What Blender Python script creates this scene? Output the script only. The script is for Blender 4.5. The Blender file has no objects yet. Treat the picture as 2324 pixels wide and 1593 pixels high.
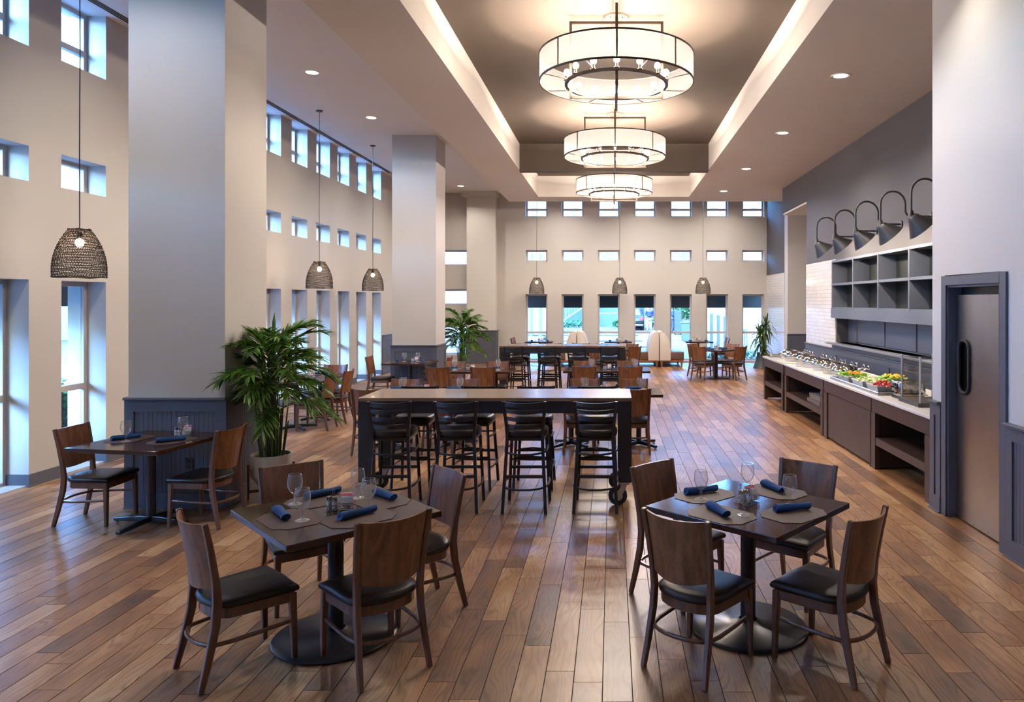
import bpy, bmesh, math, random
from mathutils import Vector, Matrix, Euler
PI = math.pi
sin, cos, R = math.sin, math.cos, math.radians
scene = bpy.context.scene
C = scene.collection

# ------------------------------------------------------------------ camera
F, VPX, VPY, CAMH = 1655.0, 1389.0, 684.0, 2.02
cam_d = bpy.data.cameras.new('camera'); cam = bpy.data.objects.new('camera', cam_d); C.objects.link(cam)
cam.location = (0, 0, CAMH); cam.rotation_euler = (PI/2, 0, 0)
cam_d.sensor_fit = 'HORIZONTAL'; cam_d.sensor_width = 36.0; cam_d.lens = F/2324*36.0
cam_d.shift_x = (1162-VPX)/2324; cam_d.shift_y = (VPY-796.5)/2324
cam_d.clip_start = 0.05; cam_d.clip_end = 400
scene.camera = cam

# ------------------------------------------------------------------ daylight
w = bpy.data.worlds.new('sky'); scene.world = w; w.use_nodes = True
nt = w.node_tree; nt.nodes.clear()
wo = nt.nodes.new('ShaderNodeOutputWorld'); bg = nt.nodes.new('ShaderNodeBackground')
sky = nt.nodes.new('ShaderNodeTexSky'); sky.sky_type = 'NISHITA'; sky.sun_disc = False
sky.sun_elevation = R(38); sky.sun_rotation = R(200); sky.air_density = 1.0; sky.dust_density = 1.5; sky.ozone_density = 2.0
tint = nt.nodes.new('ShaderNodeMix'); tint.data_type = 'RGBA'; tint.blend_type = 'MULTIPLY'; tint.inputs[0].default_value = 1.0
tint.inputs[7].default_value = (0.38, 0.68, 1.0, 1)
nt.links.new(sky.outputs[0], tint.inputs[6]); nt.links.new(tint.outputs[2], bg.inputs[0]); nt.links.new(bg.outputs[0], wo.inputs[0])
bg.inputs[1].default_value = 6.2

# ------------------------------------------------------------------ exposure
vs = scene.view_settings
vs.view_transform = 'Standard'; vs.look = 'None'; vs.gamma = 1.0; vs.exposure = 0.5; vs.use_curve_mapping = False
cy = scene.cycles
cy.max_bounces = 5; cy.diffuse_bounces = 4; cy.glossy_bounces = 3; cy.transmission_bounces = 4; cy.transparent_max_bounces = 12
cy.use_adaptive_sampling = True; cy.adaptive_threshold = 0.12; cy.adaptive_min_samples = 16
cy.caustics_reflective = False; cy.caustics_refractive = False; cy.sample_clamp_indirect = 2.0; cy.use_light_tree = False
cy.use_denoising = True
BULB, PEND, SPOT, GOOSE = 38.0, 9.0, 30.0, 50.0     # lamp powers in watts

# ------------------------------------------------------------------ materials
def new_mat(name):
    m = bpy.data.materials.new(name); m.use_nodes = True
    return m, m.node_tree, m.node_tree.nodes['Principled BSDF']
def pm(name, col, rough=.5, metal=0., spec=.5, noise=0., nscale=8., bump=0., bscale=200., coat=0., emit=None, es=0.):
    m, t, b = new_mat(name)
    b.inputs['Base Color'].default_value = (*col, 1); b.inputs['Roughness'].default_value = rough
    b.inputs['Metallic'].default_value = metal; b.inputs['Specular IOR Level'].default_value = spec
    b.inputs['Coat Weight'].default_value = coat
    if emit:
        b.inputs['Emission Color'].default_value = (*emit, 1); b.inputs['Emission Strength'].default_value = es
    if noise or bump:
        tc = t.nodes.new('ShaderNodeTexCoord')
    if noise:
        n = t.nodes.new('ShaderNodeTexNoise'); n.inputs['Scale'].default_value = nscale; n.inputs['Detail'].default_value = 5
        t.links.new(tc.outputs['Object'], n.inputs['Vector'])
        mx = t.nodes.new('ShaderNodeMix'); mx.data_type = 'RGBA'
        mx.inputs[6].default_value = (*[c*(1-noise) for c in col], 1); mx.inputs[7].default_value = (*[min(1, c*(1+noise)) for c in col], 1)
        t.links.new(n.outputs['Fac'], mx.inputs[0]); t.links.new(mx.outputs[2], b.inputs['Base Color'])
    if bump:
        n2 = t.nodes.new('ShaderNodeTexNoise'); n2.inputs['Scale'].default_value = bscale; n2.inputs['Detail'].default_value = 4
        t.links.new(tc.outputs['Object'], n2.inputs['Vector'])
        bp = t.nodes.new('ShaderNodeBump'); bp.inputs['Strength'].default_value = bump; bp.inputs['Distance'].default_value = .01
        t.links.new(n2.outputs['Fac'], bp.inputs['Height']); t.links.new(bp.outputs['Normal'], b.inputs['Normal'])
    return m
def wood(name, dark, light, rough=.35, axis=2, scale=1., coat=0., fine=.35, spec=.5):
    m, t, b = new_mat(name); L = t.links
    tc = t.nodes.new('ShaderNodeTexCoord'); oi = t.nodes.new('ShaderNodeObjectInfo')
    add = t.nodes.new('ShaderNodeVectorMath'); add.operation = 'MULTIPLY_ADD'
    L.new(oi.outputs['Random'], add.inputs[0]); add.inputs[1].default_value = (37, 53, 71)
    L.new(tc.outputs['Object'], add.inputs[2])
    def nz(sl, sc, det, dist):
        mp = t.nodes.new('ShaderNodeMapping'); s = [sc*scale]*3; s[axis] = sl*scale
        mp.inputs['Scale'].default_value = s; L.new(add.outputs[0], mp.inputs['Vector'])
        n = t.nodes.new('ShaderNodeTexNoise'); n.inputs['Scale'].default_value = 1; n.inputs['Detail'].default_value = det
        n.inputs['Distortion'].default_value = dist; L.new(mp.outputs[0], n.inputs['Vector']); return n.outputs['Fac']
    a = nz(2.2, 16, 5, 1.2); f = nz(7, 190, 3, .2)
    ml = t.nodes.new('ShaderNodeMath'); ml.operation = 'MULTIPLY_ADD'; L.new(f, ml.inputs[0]); ml.inputs[1].default_value = fine
    L.new(a, ml.inputs[2])
    cr = t.nodes.new('ShaderNodeValToRGB'); e = cr.color_ramp.elements
    e[0].position = .35; e[0].color = (*dark, 1); e[1].position = .95; e[1].color = (*light, 1)
    L.new(ml.outputs[0], cr.inputs[0]); L.new(cr.outputs[0], b.inputs['Base Color'])
    b.inputs['Roughness'].default_value = rough; b.inputs['Coat Weight'].default_value = coat; b.inputs['Coat Roughness'].default_value = .08
    b.inputs['Specular IOR Level'].default_value = spec
    bp = t.nodes.new('ShaderNodeBump'); bp.inputs['Strength'].default_value = .08; bp.inputs['Distance'].default_value = .003
    L.new(f, bp.inputs['Height']); L.new(bp.outputs[0], b.inputs['Normal'])
    return m
def thin_glass(name, tintc=(.97, .98, .99), edge=.55, base=.04, painted_glint=0.):
    m = bpy.data.materials.new(name); m.use_nodes = True; t = m.node_tree; t.nodes.clear(); L = t.links
    o = t.nodes.new('ShaderNodeOutputMaterial'); mx = t.nodes.new('ShaderNodeMixShader')
    tr = t.nodes.new('ShaderNodeBsdfTransparent'); tr.inputs[0].default_value = (*tintc, 1)
    gl = t.nodes.new('ShaderNodeBsdfGlossy'); gl.inputs['Roughness'].default_value = .02
    lw = t.nodes.new('ShaderNodeLayerWeight'); fr = t.nodes.new('ShaderNodeMath'); fr.operation = 'POWER'; fr.inputs[1].default_value = 3.0
    lw.inputs[0].default_value = .5; L.new(lw.outputs['Facing'], fr.inputs[0])
    mr = t.nodes.new('ShaderNodeMath'); mr.operation = 'MULTIPLY_ADD'; mr.inputs[1].default_value = edge; mr.inputs[2].default_value = base
    L.new(fr.outputs[0], mr.inputs[0]); L.new(mr.outputs[0], mx.inputs[0]); L.new(tr.outputs[0], mx.inputs[1]); sh_ = gl
    if painted_glint:  # white diffuse, strongest at the edges, paints in the glass highlights
        df = t.nodes.new('ShaderNodeBsdfDiffuse'); df.inputs[0].default_value = (.9, .93, .97, 1); sh_ = t.nodes.new('ShaderNodeMixShader'); sh_.inputs[0].default_value = painted_glint
        L.new(gl.outputs[0], sh_.inputs[1]); L.new(df.outputs[0], sh_.inputs[2])
    L.new(sh_.outputs[0], mx.inputs[2])
    L.new(mx.outputs[0], o.inputs[0]); return m
def emission(name, col, s):
    m = bpy.data.materials.new(name); m.use_nodes = True; t = m.node_tree; t.nodes.clear()
    o = t.nodes.new('ShaderNodeOutputMaterial'); e = t.nodes.new('ShaderNodeEmission')
    e.inputs[0].default_value = (*col, 1); e.inputs[1].default_value = s; t.links.new(e.outputs[0], o.inputs[0]); return m
WARM = (1.0, .73, .46)
M = {}
M['cream'] = pm('cream_paint', (.50, .472, .44), .75, noise=.03, nscale=1.5, bump=.03, bscale=90)
M['column'] = pm('column_paint', (.58, .56, .53), .7, noise=.02, nscale=1.5)
M['soffit'] = pm('soffit_paint', (.83, .78, .73), .8, noise=.02, nscale=1)
M['white'] = pm('ceiling_paint', (.86, .85, .83), .85, noise=.02, nscale=1)
M['tray'] = pm('taupe_ceiling_paint', (.112, .086, .068), .85, noise=.03, nscale=1)
M['darkwall'] = pm('charcoal_wall_paint', (.072, .064, .066), .75, noise=.03, nscale=2)
M['wains'] = pm('slate_trim_paint', (.088, .096, .122), .42, noise=.05, nscale=5)
M['wood_chair'] = wood('walnut_chair_wood', (.045, .018, .009), (.18, .074, .036), .32, 2, 1.0, coat=.25)
M['wood_panel'] = wood('walnut_back_veneer', (.060, .023, .010), (.30, .122, .052), .32, 2, 1.0, coat=.08, spec=.4)
M['vinyl'] = pm('dark_brown_vinyl', (.018, .012, .010), .36, spec=.30, noise=.15, nscale=6, bump=.08, bscale=260)
M['table'] = wood('dark_table_laminate', (.022, .010, .006), (.062, .028, .017), .11, 0, .8, coat=.10, spec=.33)
M['black'] = pm('black_metal', (.015, .017, .021), .30, metal=.15, spec=.6, noise=.2, nscale=30)
M['blackwood'] = pm('black_stained_wood', (.010, .010, .012), .5, noise=.3, nscale=25, bump=.1, bscale=60)
M['bartop'] = wood('bar_top_oak', (.10, .052, .03), (.29, .175, .105), .24, 0, .7, coat=.4)
M['chrome'] = pm('polished_chrome', (.62, .61, .60), .06, metal=1)
M['steel'] = pm('brushed_steel', (.52, .50, .50), .30, metal=1, noise=.22, nscale=2.5)
M['frame'] = pm('window_frame_paint', (.50, .49, .50), .4, metal=.0)
M['glass'] = thin_glass('window_glass', (.93, .97, 1.0), .7, .015)
M['goblet'] = thin_glass('goblet_glass', (.985, .99, .995), .95, .15, .45)
M['clear'] = thin_glass('case_glass', (.985, .99, .99), .5, .02)
M['napkin'] = pm('navy_napkin_cloth', (.005, .050, .155), .85, noise=.15, nscale=30, bump=.15, bscale=400)
M['bronze'] = pm('dark_bronze', (.075, .055, .042), .38, metal=.75, noise=.1, nscale=20)
M['pot'] = pm('white_ceramic', (.62, .60, .57), .45, noise=.03)
M['stand'] = wood('walnut_stand_wood', (.06, .025, .012), (.20, .09, .04), .4, 2)
M['soil'] = pm('potting_soil', (.03, .02, .014), .95, noise=.5, nscale=40, bump=.4, bscale=80)
M['stem'] = pm('palm_stem', (.06, .10, .03), .55, noise=.3, nscale=15)
M['cane'] = pm('dracaena_cane', (.15, .11, .07), .8, noise=.3, nscale=20, bump=.2, bscale=60)
M['quartz'] = pm('white_quartz', (.74, .72, .68), .12, noise=.06, nscale=14)
M['buffet'] = wood('espresso_buffet_veneer', (.030, .016, .012), (.060, .034, .026), .36, 2, 1.2)
M['whitevinyl'] = pm('cream_vinyl', (.72, .67, .60), .42, noise=.03, nscale=5)
M['brownvinyl'] = pm('brown_vinyl', (.11, .068, .050), .42, noise=.1, nscale=8)
M['booth_wood'] = wood('cherry_booth_wood', (.16, .055, .02), (.33, .13, .05), .4, 0)
M['rubber'] = pm('black_rubber', (.012, .012, .012), .7)
M['whitechina'] = pm('white_china', (.80, .79, .77), .2)
def glow_bulb(name, col, s):                       # clear glass bulb glowing from within; the lamp inside carries its power
    m = bpy.data.materials.new(name); m.use_nodes = True; t = m.node_tree; t.nodes.clear()
    o = t.nodes.new('ShaderNodeOutputMaterial'); a = t.nodes.new('ShaderNodeAddShader'); e = t.nodes.new('ShaderNodeEmission'); tr = t.nodes.new('ShaderNodeBsdfTransparent')
    e.inputs[0].default_value = (*col, 1); e.inputs[1].default_value = s
    t.links.new(e.outputs[0], a.inputs[0]); t.links.new(tr.outputs[0], a.inputs[1]); t.links.new(a.outputs[0], o.inputs[0])
    m.cycles.emission_sampling = 'NONE'; return m
M['bulb'] = glow_bulb('warm_bulb', (1.0, .80, .62), 6.0)
M['pbulb'] = glow_bulb('pendant_bulb', (1.0, .78, .55), 6.0)
M['gbulb'] = glow_bulb('gooseneck_bulb', (1.0, .88, .70), 6.0)
M['disc'] = emission('downlight_lens', (1.0, .90, .76), 5.0)
M['zinc'] = pm('zinc_caster', (.55, .55, .56), .4, metal=.6)
M['lampblack'] = pm('charcoal_lamp_enamel', (.014, .014, .015), .42, noise=.1, nscale=20)
M['rope'] = pm('dark_woven_rope', (.036, .024, .016), .85, noise=.4, nscale=60)
M['darkslot'] = pm('dark_slot', (.008, .008, .008), .8)

def leafmat(name, c1, c2, rough=.4):
    m, t, b = new_mat(name); L = t.links
    tc = t.nodes.new('ShaderNodeTexCoord'); n = t.nodes.new('ShaderNodeTexNoise'); n.inputs['Scale'].default_value = 9; n.inputs['Detail'].default_value = 3
    L.new(tc.outputs['Object'], n.inputs['Vector'])
    cr = t.nodes.new('ShaderNodeValToRGB'); e = cr.color_ramp.elements
    e[0].position = .35; e[0].color = (*c1, 1); e[1].position = .7; e[1].color = (*c2, 1)
    L.new(n.outputs['Fac'], cr.inputs[0]); L.new(cr.outputs[0], b.inputs['Base Color']); b.inputs['Roughness'].default_value = rough
    tl = t.nodes.new('ShaderNodeBsdfTranslucent'); L.new(cr.outputs[0], tl.inputs[0])
    mx = t.nodes.new('ShaderNodeMixShader'); mx.inputs[0].default_value = .25
    L.new(b.outputs[0], mx.inputs[1]); L.new(tl.outputs[0], mx.inputs[2]); L.new(mx.outputs[0], t.nodes['Material Output'].inputs[0])
    return m
M['leaf'] = leafmat('palm_leaf', (.042, .120, .018), (.165, .340, .050))
M['leaf2'] = leafmat('dracaena_leaf', (.020, .062, .018), (.10, .19, .045), .32)
M['hedge'] = leafmat('hedge_leaf', (.015, .07, .03), (.07, .20, .07), .5)

def shade_mat():
    m = bpy.data.materials.new('sheer_shade_fabric'); m.use_nodes = True; t = m.node_tree; t.nodes.clear(); L = t.links
    o = t.nodes.new('ShaderNodeOutputMaterial'); d = t.nodes.new('ShaderNodeBsdfDiffuse'); tl = t.nodes.new('ShaderNodeBsdfTranslucent'); tr = t.nodes.new('ShaderNodeBsdfTransparent')
    for x in (d, tl): x.inputs[0].default_value = (.105, .105, .105, 1)
    tc = t.nodes.new('ShaderNodeTexCoord'); mp = t.nodes.new('ShaderNodeMapping'); mp.inputs['Scale'].default_value = (60, 60, 14)
    n = t.nodes.new('ShaderNodeTexNoise'); n.inputs['Scale'].default_value = 2; L.new(tc.outputs['Object'], mp.inputs[0]); L.new(mp.outputs[0], n.inputs['Vector'])
    m1 = t.nodes.new('ShaderNodeMixShader'); m1.inputs[0].default_value = .5
    m2 = t.nodes.new('ShaderNodeMixShader'); mm = t.nodes.new('ShaderNodeMath'); mm.operation = 'MULTIPLY'; mm.inputs[1].default_value = .75
    m2.inputs[0].default_value = .30
    L.new(d.outputs[0], m1.inputs[1]); L.new(tl.outputs[0], m1.inputs[2]); L.new(m1.outputs[0], m2.inputs[1]); L.new(tr.outputs[0], m2.inputs[2]); L.new(m2.outputs[0], o.inputs[0])
    return m
M['shade'] = shade_mat()

def plank_mat():
    m, t, b = new_mat('walnut_plank_tile'); L = t.links
    geo = t.nodes.new('ShaderNodeNewGeometry'); at = t.nodes.new('ShaderNodeAttribute'); at.attribute_name = 'rnd'
    off = t.nodes.new('ShaderNodeVectorMath'); off.operation = 'MULTIPLY_ADD'; L.new(at.outputs['Vector'], off.inputs[0])
    off.inputs[1].default_value = (61, 37, 23); L.new(geo.outputs['Position'], off.inputs[2])
    def nz(sx, sy, det, dist):
        mp = t.nodes.new('ShaderNodeMapping'); mp.inputs['Scale'].default_value = (sx, sy, 1); L.new(off.outputs[0], mp.inputs['Vector'])
        n = t.nodes.new('ShaderNodeTexNoise'); n.inputs['Scale'].default_value = 1; n.inputs['Detail'].default_value = det; n.inputs['Distortion'].default_value = dist
        L.new(mp.outputs[0], n.inputs['Vector']); return n.outputs['Fac']
    big = nz(6, 2.2, 3, 0)
    warp = nz(7, 1.5, 1.5, 0); patch = nz(3.5, 1.1, 2, 0)     # growth rings: lines along the plank pushed about by a smooth field
    sx_ = t.nodes.new('ShaderNodeSeparateXYZ'); L.new(off.outputs[0], sx_.inputs[0])
    k1 = t.nodes.new('ShaderNodeMath'); k1.operation = 'MULTIPLY'; k1.inputs[1].default_value = 62; L.new(warp, k1.inputs[0])
    k2 = t.nodes.new('ShaderNodeMath'); k2.operation = 'MULTIPLY_ADD'; L.new(sx_.outputs[0], k2.inputs[0]); k2.inputs[1].default_value = 170; L.new(k1.outputs[0], k2.inputs[2])
    sn = t.nodes.new('ShaderNodeMath'); sn.operation = 'SINE'; L.new(k2.outputs[0], sn.inputs[0])
    pr = t.nodes.new('ShaderNodeMath'); pr.operation = 'MULTIPLY'; L.new(sn.outputs[0], pr.inputs[0]); L.new(patch, pr.inputs[1]); streak = pr.outputs[0]
    fine = nz(210, 7, 2, 0)
    base = t.nodes.new('ShaderNodeValToRGB'); e = base.color_ramp.elements
    e[0].position = 0; e[0].color = (0.095, 0.049, 0.029, 1); e[1].position = 1; e[1].color = (0.477, 0.303, 0.155, 1)
    for p, c in ((.22, (0.172, 0.093, 0.054, 1)), (.42, (0.249, 0.123, 0.057, 1)), (.60, (0.323, 0.164, 0.074, 1)), (.80, (0.403, 0.226, 0.105, 1))):
        q = e.new(p); q.color = c
    sp = t.nodes.new('ShaderNodeSeparateXYZ'); L.new(at.outputs['Vector'], sp.inputs[0])
    mixr = t.nodes.new('ShaderNodeMath'); mixr.operation = 'MULTIPLY_ADD'; L.new(big, mixr.inputs[0]); mixr.inputs[1].default_value = 1.05
    sub = t.nodes.new('ShaderNodeMath'); sub.operation = 'MULTIPLY_ADD'; L.new(sp.outputs[0], sub.inputs[0]); sub.inputs[1].default_value = .70; sub.inputs[2].default_value = -.34
    L.new(sub.outputs[0], mixr.inputs[2]); L.new(mixr.outputs[0], base.inputs[0])
    dark = t.nodes.new('ShaderNodeMix'); dark.data_type = 'RGBA'; dark.blend_type = 'MULTIPLY'
    mr = t.nodes.new('ShaderNodeMapRange'); L.new(streak, mr.inputs[0]); mr.inputs[1].default_value = .05; mr.inputs[2].default_value = .6
    mr.inputs[3].default_value = 0; mr.inputs[4].default_value = .7
    L.new(mr.outputs[0], dark.inputs[0]); L.new(base.outputs[0], dark.inputs[6]); dark.inputs[7].default_value = (.52, .42, .36, 1)
    d2 = t.nodes.new('ShaderNodeMix'); d2.data_type = 'RGBA'; d2.blend_type = 'MULTIPLY'
    mf = t.nodes.new('ShaderNodeMapRange'); L.new(fine, mf.inputs[0]); mf.inputs[1].default_value = .5; mf.inputs[2].default_value = .75; mf.inputs[4].default_value = .45
    L.new(mf.outputs[0], d2.inputs[0]); L.new(dark.outputs[2], d2.inputs[6]); d2.inputs[7].default_value = (.6, .52, .46, 1)
    L.new(d2.outputs[2], b.inputs['Base Color'])
    rr = t.nodes.new('ShaderNodeMapRange'); L.new(big, rr.inputs[0]); rr.inputs[3].default_value = .285; rr.inputs[4].default_value = .37; L.new(rr.outputs[0], b.inputs['Roughness'])
    return m
M['plank'] = plank_mat()
M['grout'] = pm('dark_grout', (.055, .036, .026), .9, noise=.2, nscale=30)

def tile_mat():
    m, t, b = new_mat('white_subway_tile'); L = t.links
    tc = t.nodes.new('ShaderNodeTexCoord'); sx = t.nodes.new('ShaderNodeSeparateXYZ'); cx = t.nodes.new('ShaderNodeCombineXYZ')
    L.new(tc.outputs['Object'], sx.inputs[0]); L.new(sx.outputs[1], cx.inputs[0]); L.new(sx.outputs[2], cx.inputs[1])
    br = t.nodes.new('ShaderNodeTexBrick'); br.inputs['Scale'].default_value = 1; br.inputs['Brick Width'].default_value = .155; br.inputs['Row Height'].default_value = .078
    br.inputs['Mortar Size'].default_value = .004; br.inputs['Mortar Smooth'].default_value = .2
    br.inputs['Color1'].default_value = (.63, .60, .58, 1); br.inputs['Color2'].default_value = (.70, .67, .64, 1); br.inputs['Mortar'].default_value = (.42, .40, .39, 1)
    L.new(cx.outputs[0], br.inputs['Vector']); L.new(br.outputs['Color'], b.inputs['Base Color']); b.inputs['Roughness'].default_value = .12
    bp = t.nodes.new('ShaderNodeBump'); bp.invert = True; bp.inputs['Strength'].default_value = .4; bp.inputs['Distance'].default_value = .006
    L.new(br.outputs['Fac'], bp.inputs['Height']); L.new(bp.outputs[0], b.inputs['Normal']); return m
M['tile'] = tile_mat()

def weave_mat():
    m, t, b = new_mat('woven_vinyl_placemat'); L = t.links
    tc = t.nodes.new('ShaderNodeTexCoord'); mp = t.nodes.new('ShaderNodeMapping'); L.new(tc.outputs['Object'], mp.inputs[0]); mp.inputs['Rotation'].default_value = (0, 0, .3)
    ck = t.nodes.new('ShaderNodeTexChecker'); ck.inputs['Scale'].default_value = 185
    ck.inputs[1].default_value = (.100, .055, .039, 1); ck.inputs[2].default_value = (.024, .012, .009, 1)
    L.new(mp.outputs[0], ck.inputs['Vector']); L.new(ck.outputs[0], b.inputs['Base Color']); b.inputs['Roughness'].default_value = .6
    return m
M['mat'] = weave_mat()

# ------------------------------------------------------------------ mesh helpers
class MB:
    def __init__(s): s.v = []; s.f = []
    def add(s, v, f):
        n = len(s.v); s.v += [tuple(p) for p in v]; s.f += [tuple(i+n for i in q) for q in f]; return s
    def box(s, x0, x1, y0, y1, z0, z1):
        return s.add([(x0, y0, z0), (x1, y0, z0), (x1, y1, z0), (x0, y1, z0), (x0, y0, z1), (x1, y0, z1), (x1, y1, z1), (x0, y1, z1)],
                     [(0, 3, 2, 1), (4, 5, 6, 7), (0, 1, 5, 4), (1, 2, 6, 5), (2, 3, 7, 6), (3, 0, 4, 7)])
    def cbox(s, c, d, rot=None):
        hx, hy, hz = d[0]/2, d[1]/2, d[2]/2
        P = [Vector(p) for p in ((-hx, -hy, -hz), (hx, -hy, -hz), (hx, hy, -hz), (-hx, hy, -hz), (-hx, -hy, hz), (hx, -hy, hz), (hx, hy, hz), (-hx, hy, hz))]
        if rot: P = [Euler(rot).to_matrix() @ p for p in P]
        return s.add([p+Vector(c) for p in P], [(0, 3, 2, 1), (4, 5, 6, 7), (0, 1, 5, 4), (1, 2, 6, 5), (2, 3, 7, 6), (3, 0, 4, 7)])
    def prism(s, poly, z0, z1):
        n = len(poly)
        v = [(x, y, z0) for x, y in poly]+[(x, y, z1) for x, y in poly]
        f = [tuple(range(n-1, -1, -1)), tuple(range(n, 2*n))]+[(i, (i+1) % n, n+(i+1) % n, n+i) for i in range(n)]
        return s.add(v, f)
    def prism_ax(s, poly, a0, a1, ax):      # poly in the plane across axis ax ('x': (y,z), 'y': (x,z))
        n = len(poly)
        mk = (lambda p, a: (a, p[0], p[1])) if ax == 'x' else (lambda p, a: (p[0], a, p[1]))
        v = [mk(p, a0) for p in poly]+[mk(p, a1) for p in poly]
        return s.add(v, [tuple(range(n)), tuple(range(2*n-1, n-1, -1))]+[(i, n+i, n+(i+1) % n, (i+1) % n) for i in range(n)])
    def lathe(s, prof, n=16, c=(0, 0, 0), cap=True):
        v = []; f = []
        for r, z in prof:
            for i in range(n):
                a = 2*PI*i/n; v.append((c[0]+r*cos(a), c[1]+r*sin(a), c[2]+z))
        for k in range(len(prof)-1):
            for i in range(n):
                j = (i+1) % n; f.append((k*n+i, k*n+j, (k+1)*n+j, (k+1)*n+i))
        if cap:
            if prof[0][0] > 1e-4: f.append(tuple(range(n-1, -1, -1)))
            if prof[-1][0] > 1e-4: f.append(tuple((len(prof)-1)*n+i for i in range(n)))
        return s.add(v, f)
    def tube(s, path, r, n=8, closed=False, cap=True, w=None):
        # round tube, or w=(width, depth, ref) for a rectangular bar
        P = [Vector(p) for p in path]; m = len(P); rs = r if isinstance(r, (list, tuple)) else [r]*m
        T = []
        for i in range(m):
            if closed: t = P[(i+1) % m]-P[i-1]
            else: t = P[min(i+1, m-1)]-P[max(i-1, 0)]
            T.append(t.normalized())
        u = T[0].orthogonal().normalized()
        if abs(T[0].z) < .9: u = (Vector((0, 0, 1))-T[0]*T[0].z).normalized()
        v = []; f = []
        for i in range(m):
            u = (u-T[i]*u.dot(T[i])).normalized(); b = T[i].cross(u)
            for k in range(n):
                a = 2*PI*(k+.5)/n
                v.append(P[i]+(u*cos(a)+b*sin(a))*rs[i])
        for i in range(m if closed else m-1):
            i2 = (i+1) % m
            for k in range(n):
                k2 = (k+1) % n; f.append((i*n+k, i*n+k2, i2*n+k2, i2*n+k))
        if cap and not closed: f += [tuple(range(n-1, -1, -1)), tuple((m-1)*n+k for k in range(n))]
        return s.add(v, f)
    def bar(s, path, ws, ds, ref):          # rectangular section: ws along ref, ds across
        P = [Vector(p) for p in path]; m = len(P); ref = Vector(ref)
        ws = ws if isinstance(ws, (list, tuple)) else [ws]*m; ds = ds if isinstance(ds, (list, tuple)) else [ds]*m
        v = []; f = []
        for i in range(m):
            t = (P[min(i+1, m-1)]-P[max(i-1, 0)]).normalized()
            u = (ref-t*ref.dot(t)).normalized(); b = t.cross(u)
            for a, c in ((-1, -1), (1, -1), (1, 1), (-1, 1)): v.append(P[i]+u*a*ws[i]/2+b*c*ds[i]/2)
        for i in range(m-1):
            for k in range(4):
                k2 = (k+1) % 4; f.append((i*4+k, i*4+k2, i*4+4+k2, i*4+4+k))
        f += [(3, 2, 1, 0), tuple((m-1)*4+k for k in range(4))]
        return s.add(v, f)
    def sphere(s, c, r, n=12, m=8, sz=1.):
        prof = [(r*sin(PI*k/m), -r*sz*cos(PI*k/m)) for k in range(m+1)]
        prof[0] = (1e-5, -r*sz); prof[-1] = (1e-5, r*sz)
        return s.lathe(prof, n, c, False)
    def mesh(s, name, mat, smooth=None, bevel=0, seg=2, fix=True):
        me = bpy.data.meshes.new(name); me.from_pydata(s.v, [], s.f)
        if fix or bevel:
            bm = bmesh.new(); bm.from_mesh(me)
            if bevel:
                bmesh.ops.remove_doubles(bm, verts=bm.verts, dist=1e-5)
                ed = [e for e in bm.edges if len(e.link_faces) == 2 and e.calc_face_angle(0) > .5]
                bmesh.ops.bevel(bm, geom=ed, offset=bevel, segments=seg, profile=.5, affect='EDGES', clamp_overlap=True)
            if fix: bmesh.ops.recalc_face_normals(bm, faces=bm.faces)
            bm.to_mesh(me); bm.free()
        if mat: me.materials.append(M[mat] if isinstance(mat, str) else mat)
        if smooth:
            me.shade_smooth()
            me.set_sharp_from_angle(angle=R(smooth))
        me.update(); return me
    def build(s, name, mat, parent=None, smooth=None, bevel=0, seg=2, fix=True, loc=None, rotz=0):
        return link(name, s.mesh(name, mat, smooth, bevel, seg, fix), parent, loc, rotz)
def link(name, me, parent=None, loc=None, rotz=0):
    o = bpy.data.objects.new(name, me); C.objects.link(o)
    if parent is not None: o.parent = parent
    if loc is not None: o.location = loc
    o.rotation_euler = (0, 0, rotz); return o
LABELS = {}
def tag(o, label=None, cat=None, group=None, kind=None):
    if label: o['label'] = label; LABELS.setdefault(label, []).append(o.name)
    if cat: o['category'] = cat
    if group: o['group'] = group
    if kind: o['kind'] = kind
    return o
def thing(name, label, cat, loc=(0, 0, 0), rotz=0, group=None, kind=None):
    o = bpy.data.objects.new(name, None); C.objects.link(o); o.empty_display_size = .1
    o.location = loc; o.rotation_euler = (0, 0, rotz); return tag(o, label, cat, group, kind)
def kids(o): return [x for x in list(C.objects) if x.parent == o]
class Proto:
    """a thing kept as a list of (name, mesh, sub-parts); place() links fresh objects that share the meshes"""
    def __init__(s, name): s.name = name; s.parts = []
    def part(s, name, mb, mat, subs=None, loc=(0, 0, 0), rot=(0, 0, 0), label=None, **k):
        me = mb.mesh(name, mat, **k) if isinstance(mb, MB) else mb
        p = dict(name=name, me=me, subs=[], loc=loc, rot=rot, label=label); s.parts.append(p); return p
    def sub(s, p, name, mb, mat, loc=(0, 0, 0), rot=(0, 0, 0), **k):
        me = mb.mesh(name, mat, **k) if isinstance(mb, MB) else mb
        p['subs'].append(dict(name=name, me=me, loc=loc, rot=rot))
    def place(s, label, cat, loc=(0, 0, 0), rotz=0, group=None, kind=None, scale=1.):
        t = thing(s.name, label, cat, loc, rotz, group, kind)
        if scale != 1.: t.scale = (scale,)*3
        for p in s.parts:
            o = link(p['name'], p['me'], t, p['loc']); o.rotation_euler = p['rot']
            if p['label']: o['label'] = p['label']
            for q in p['subs']:
                c = link(q['name'], q['me'], o, q['loc']); c.rotation_euler = q['rot']
        return t
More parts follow.
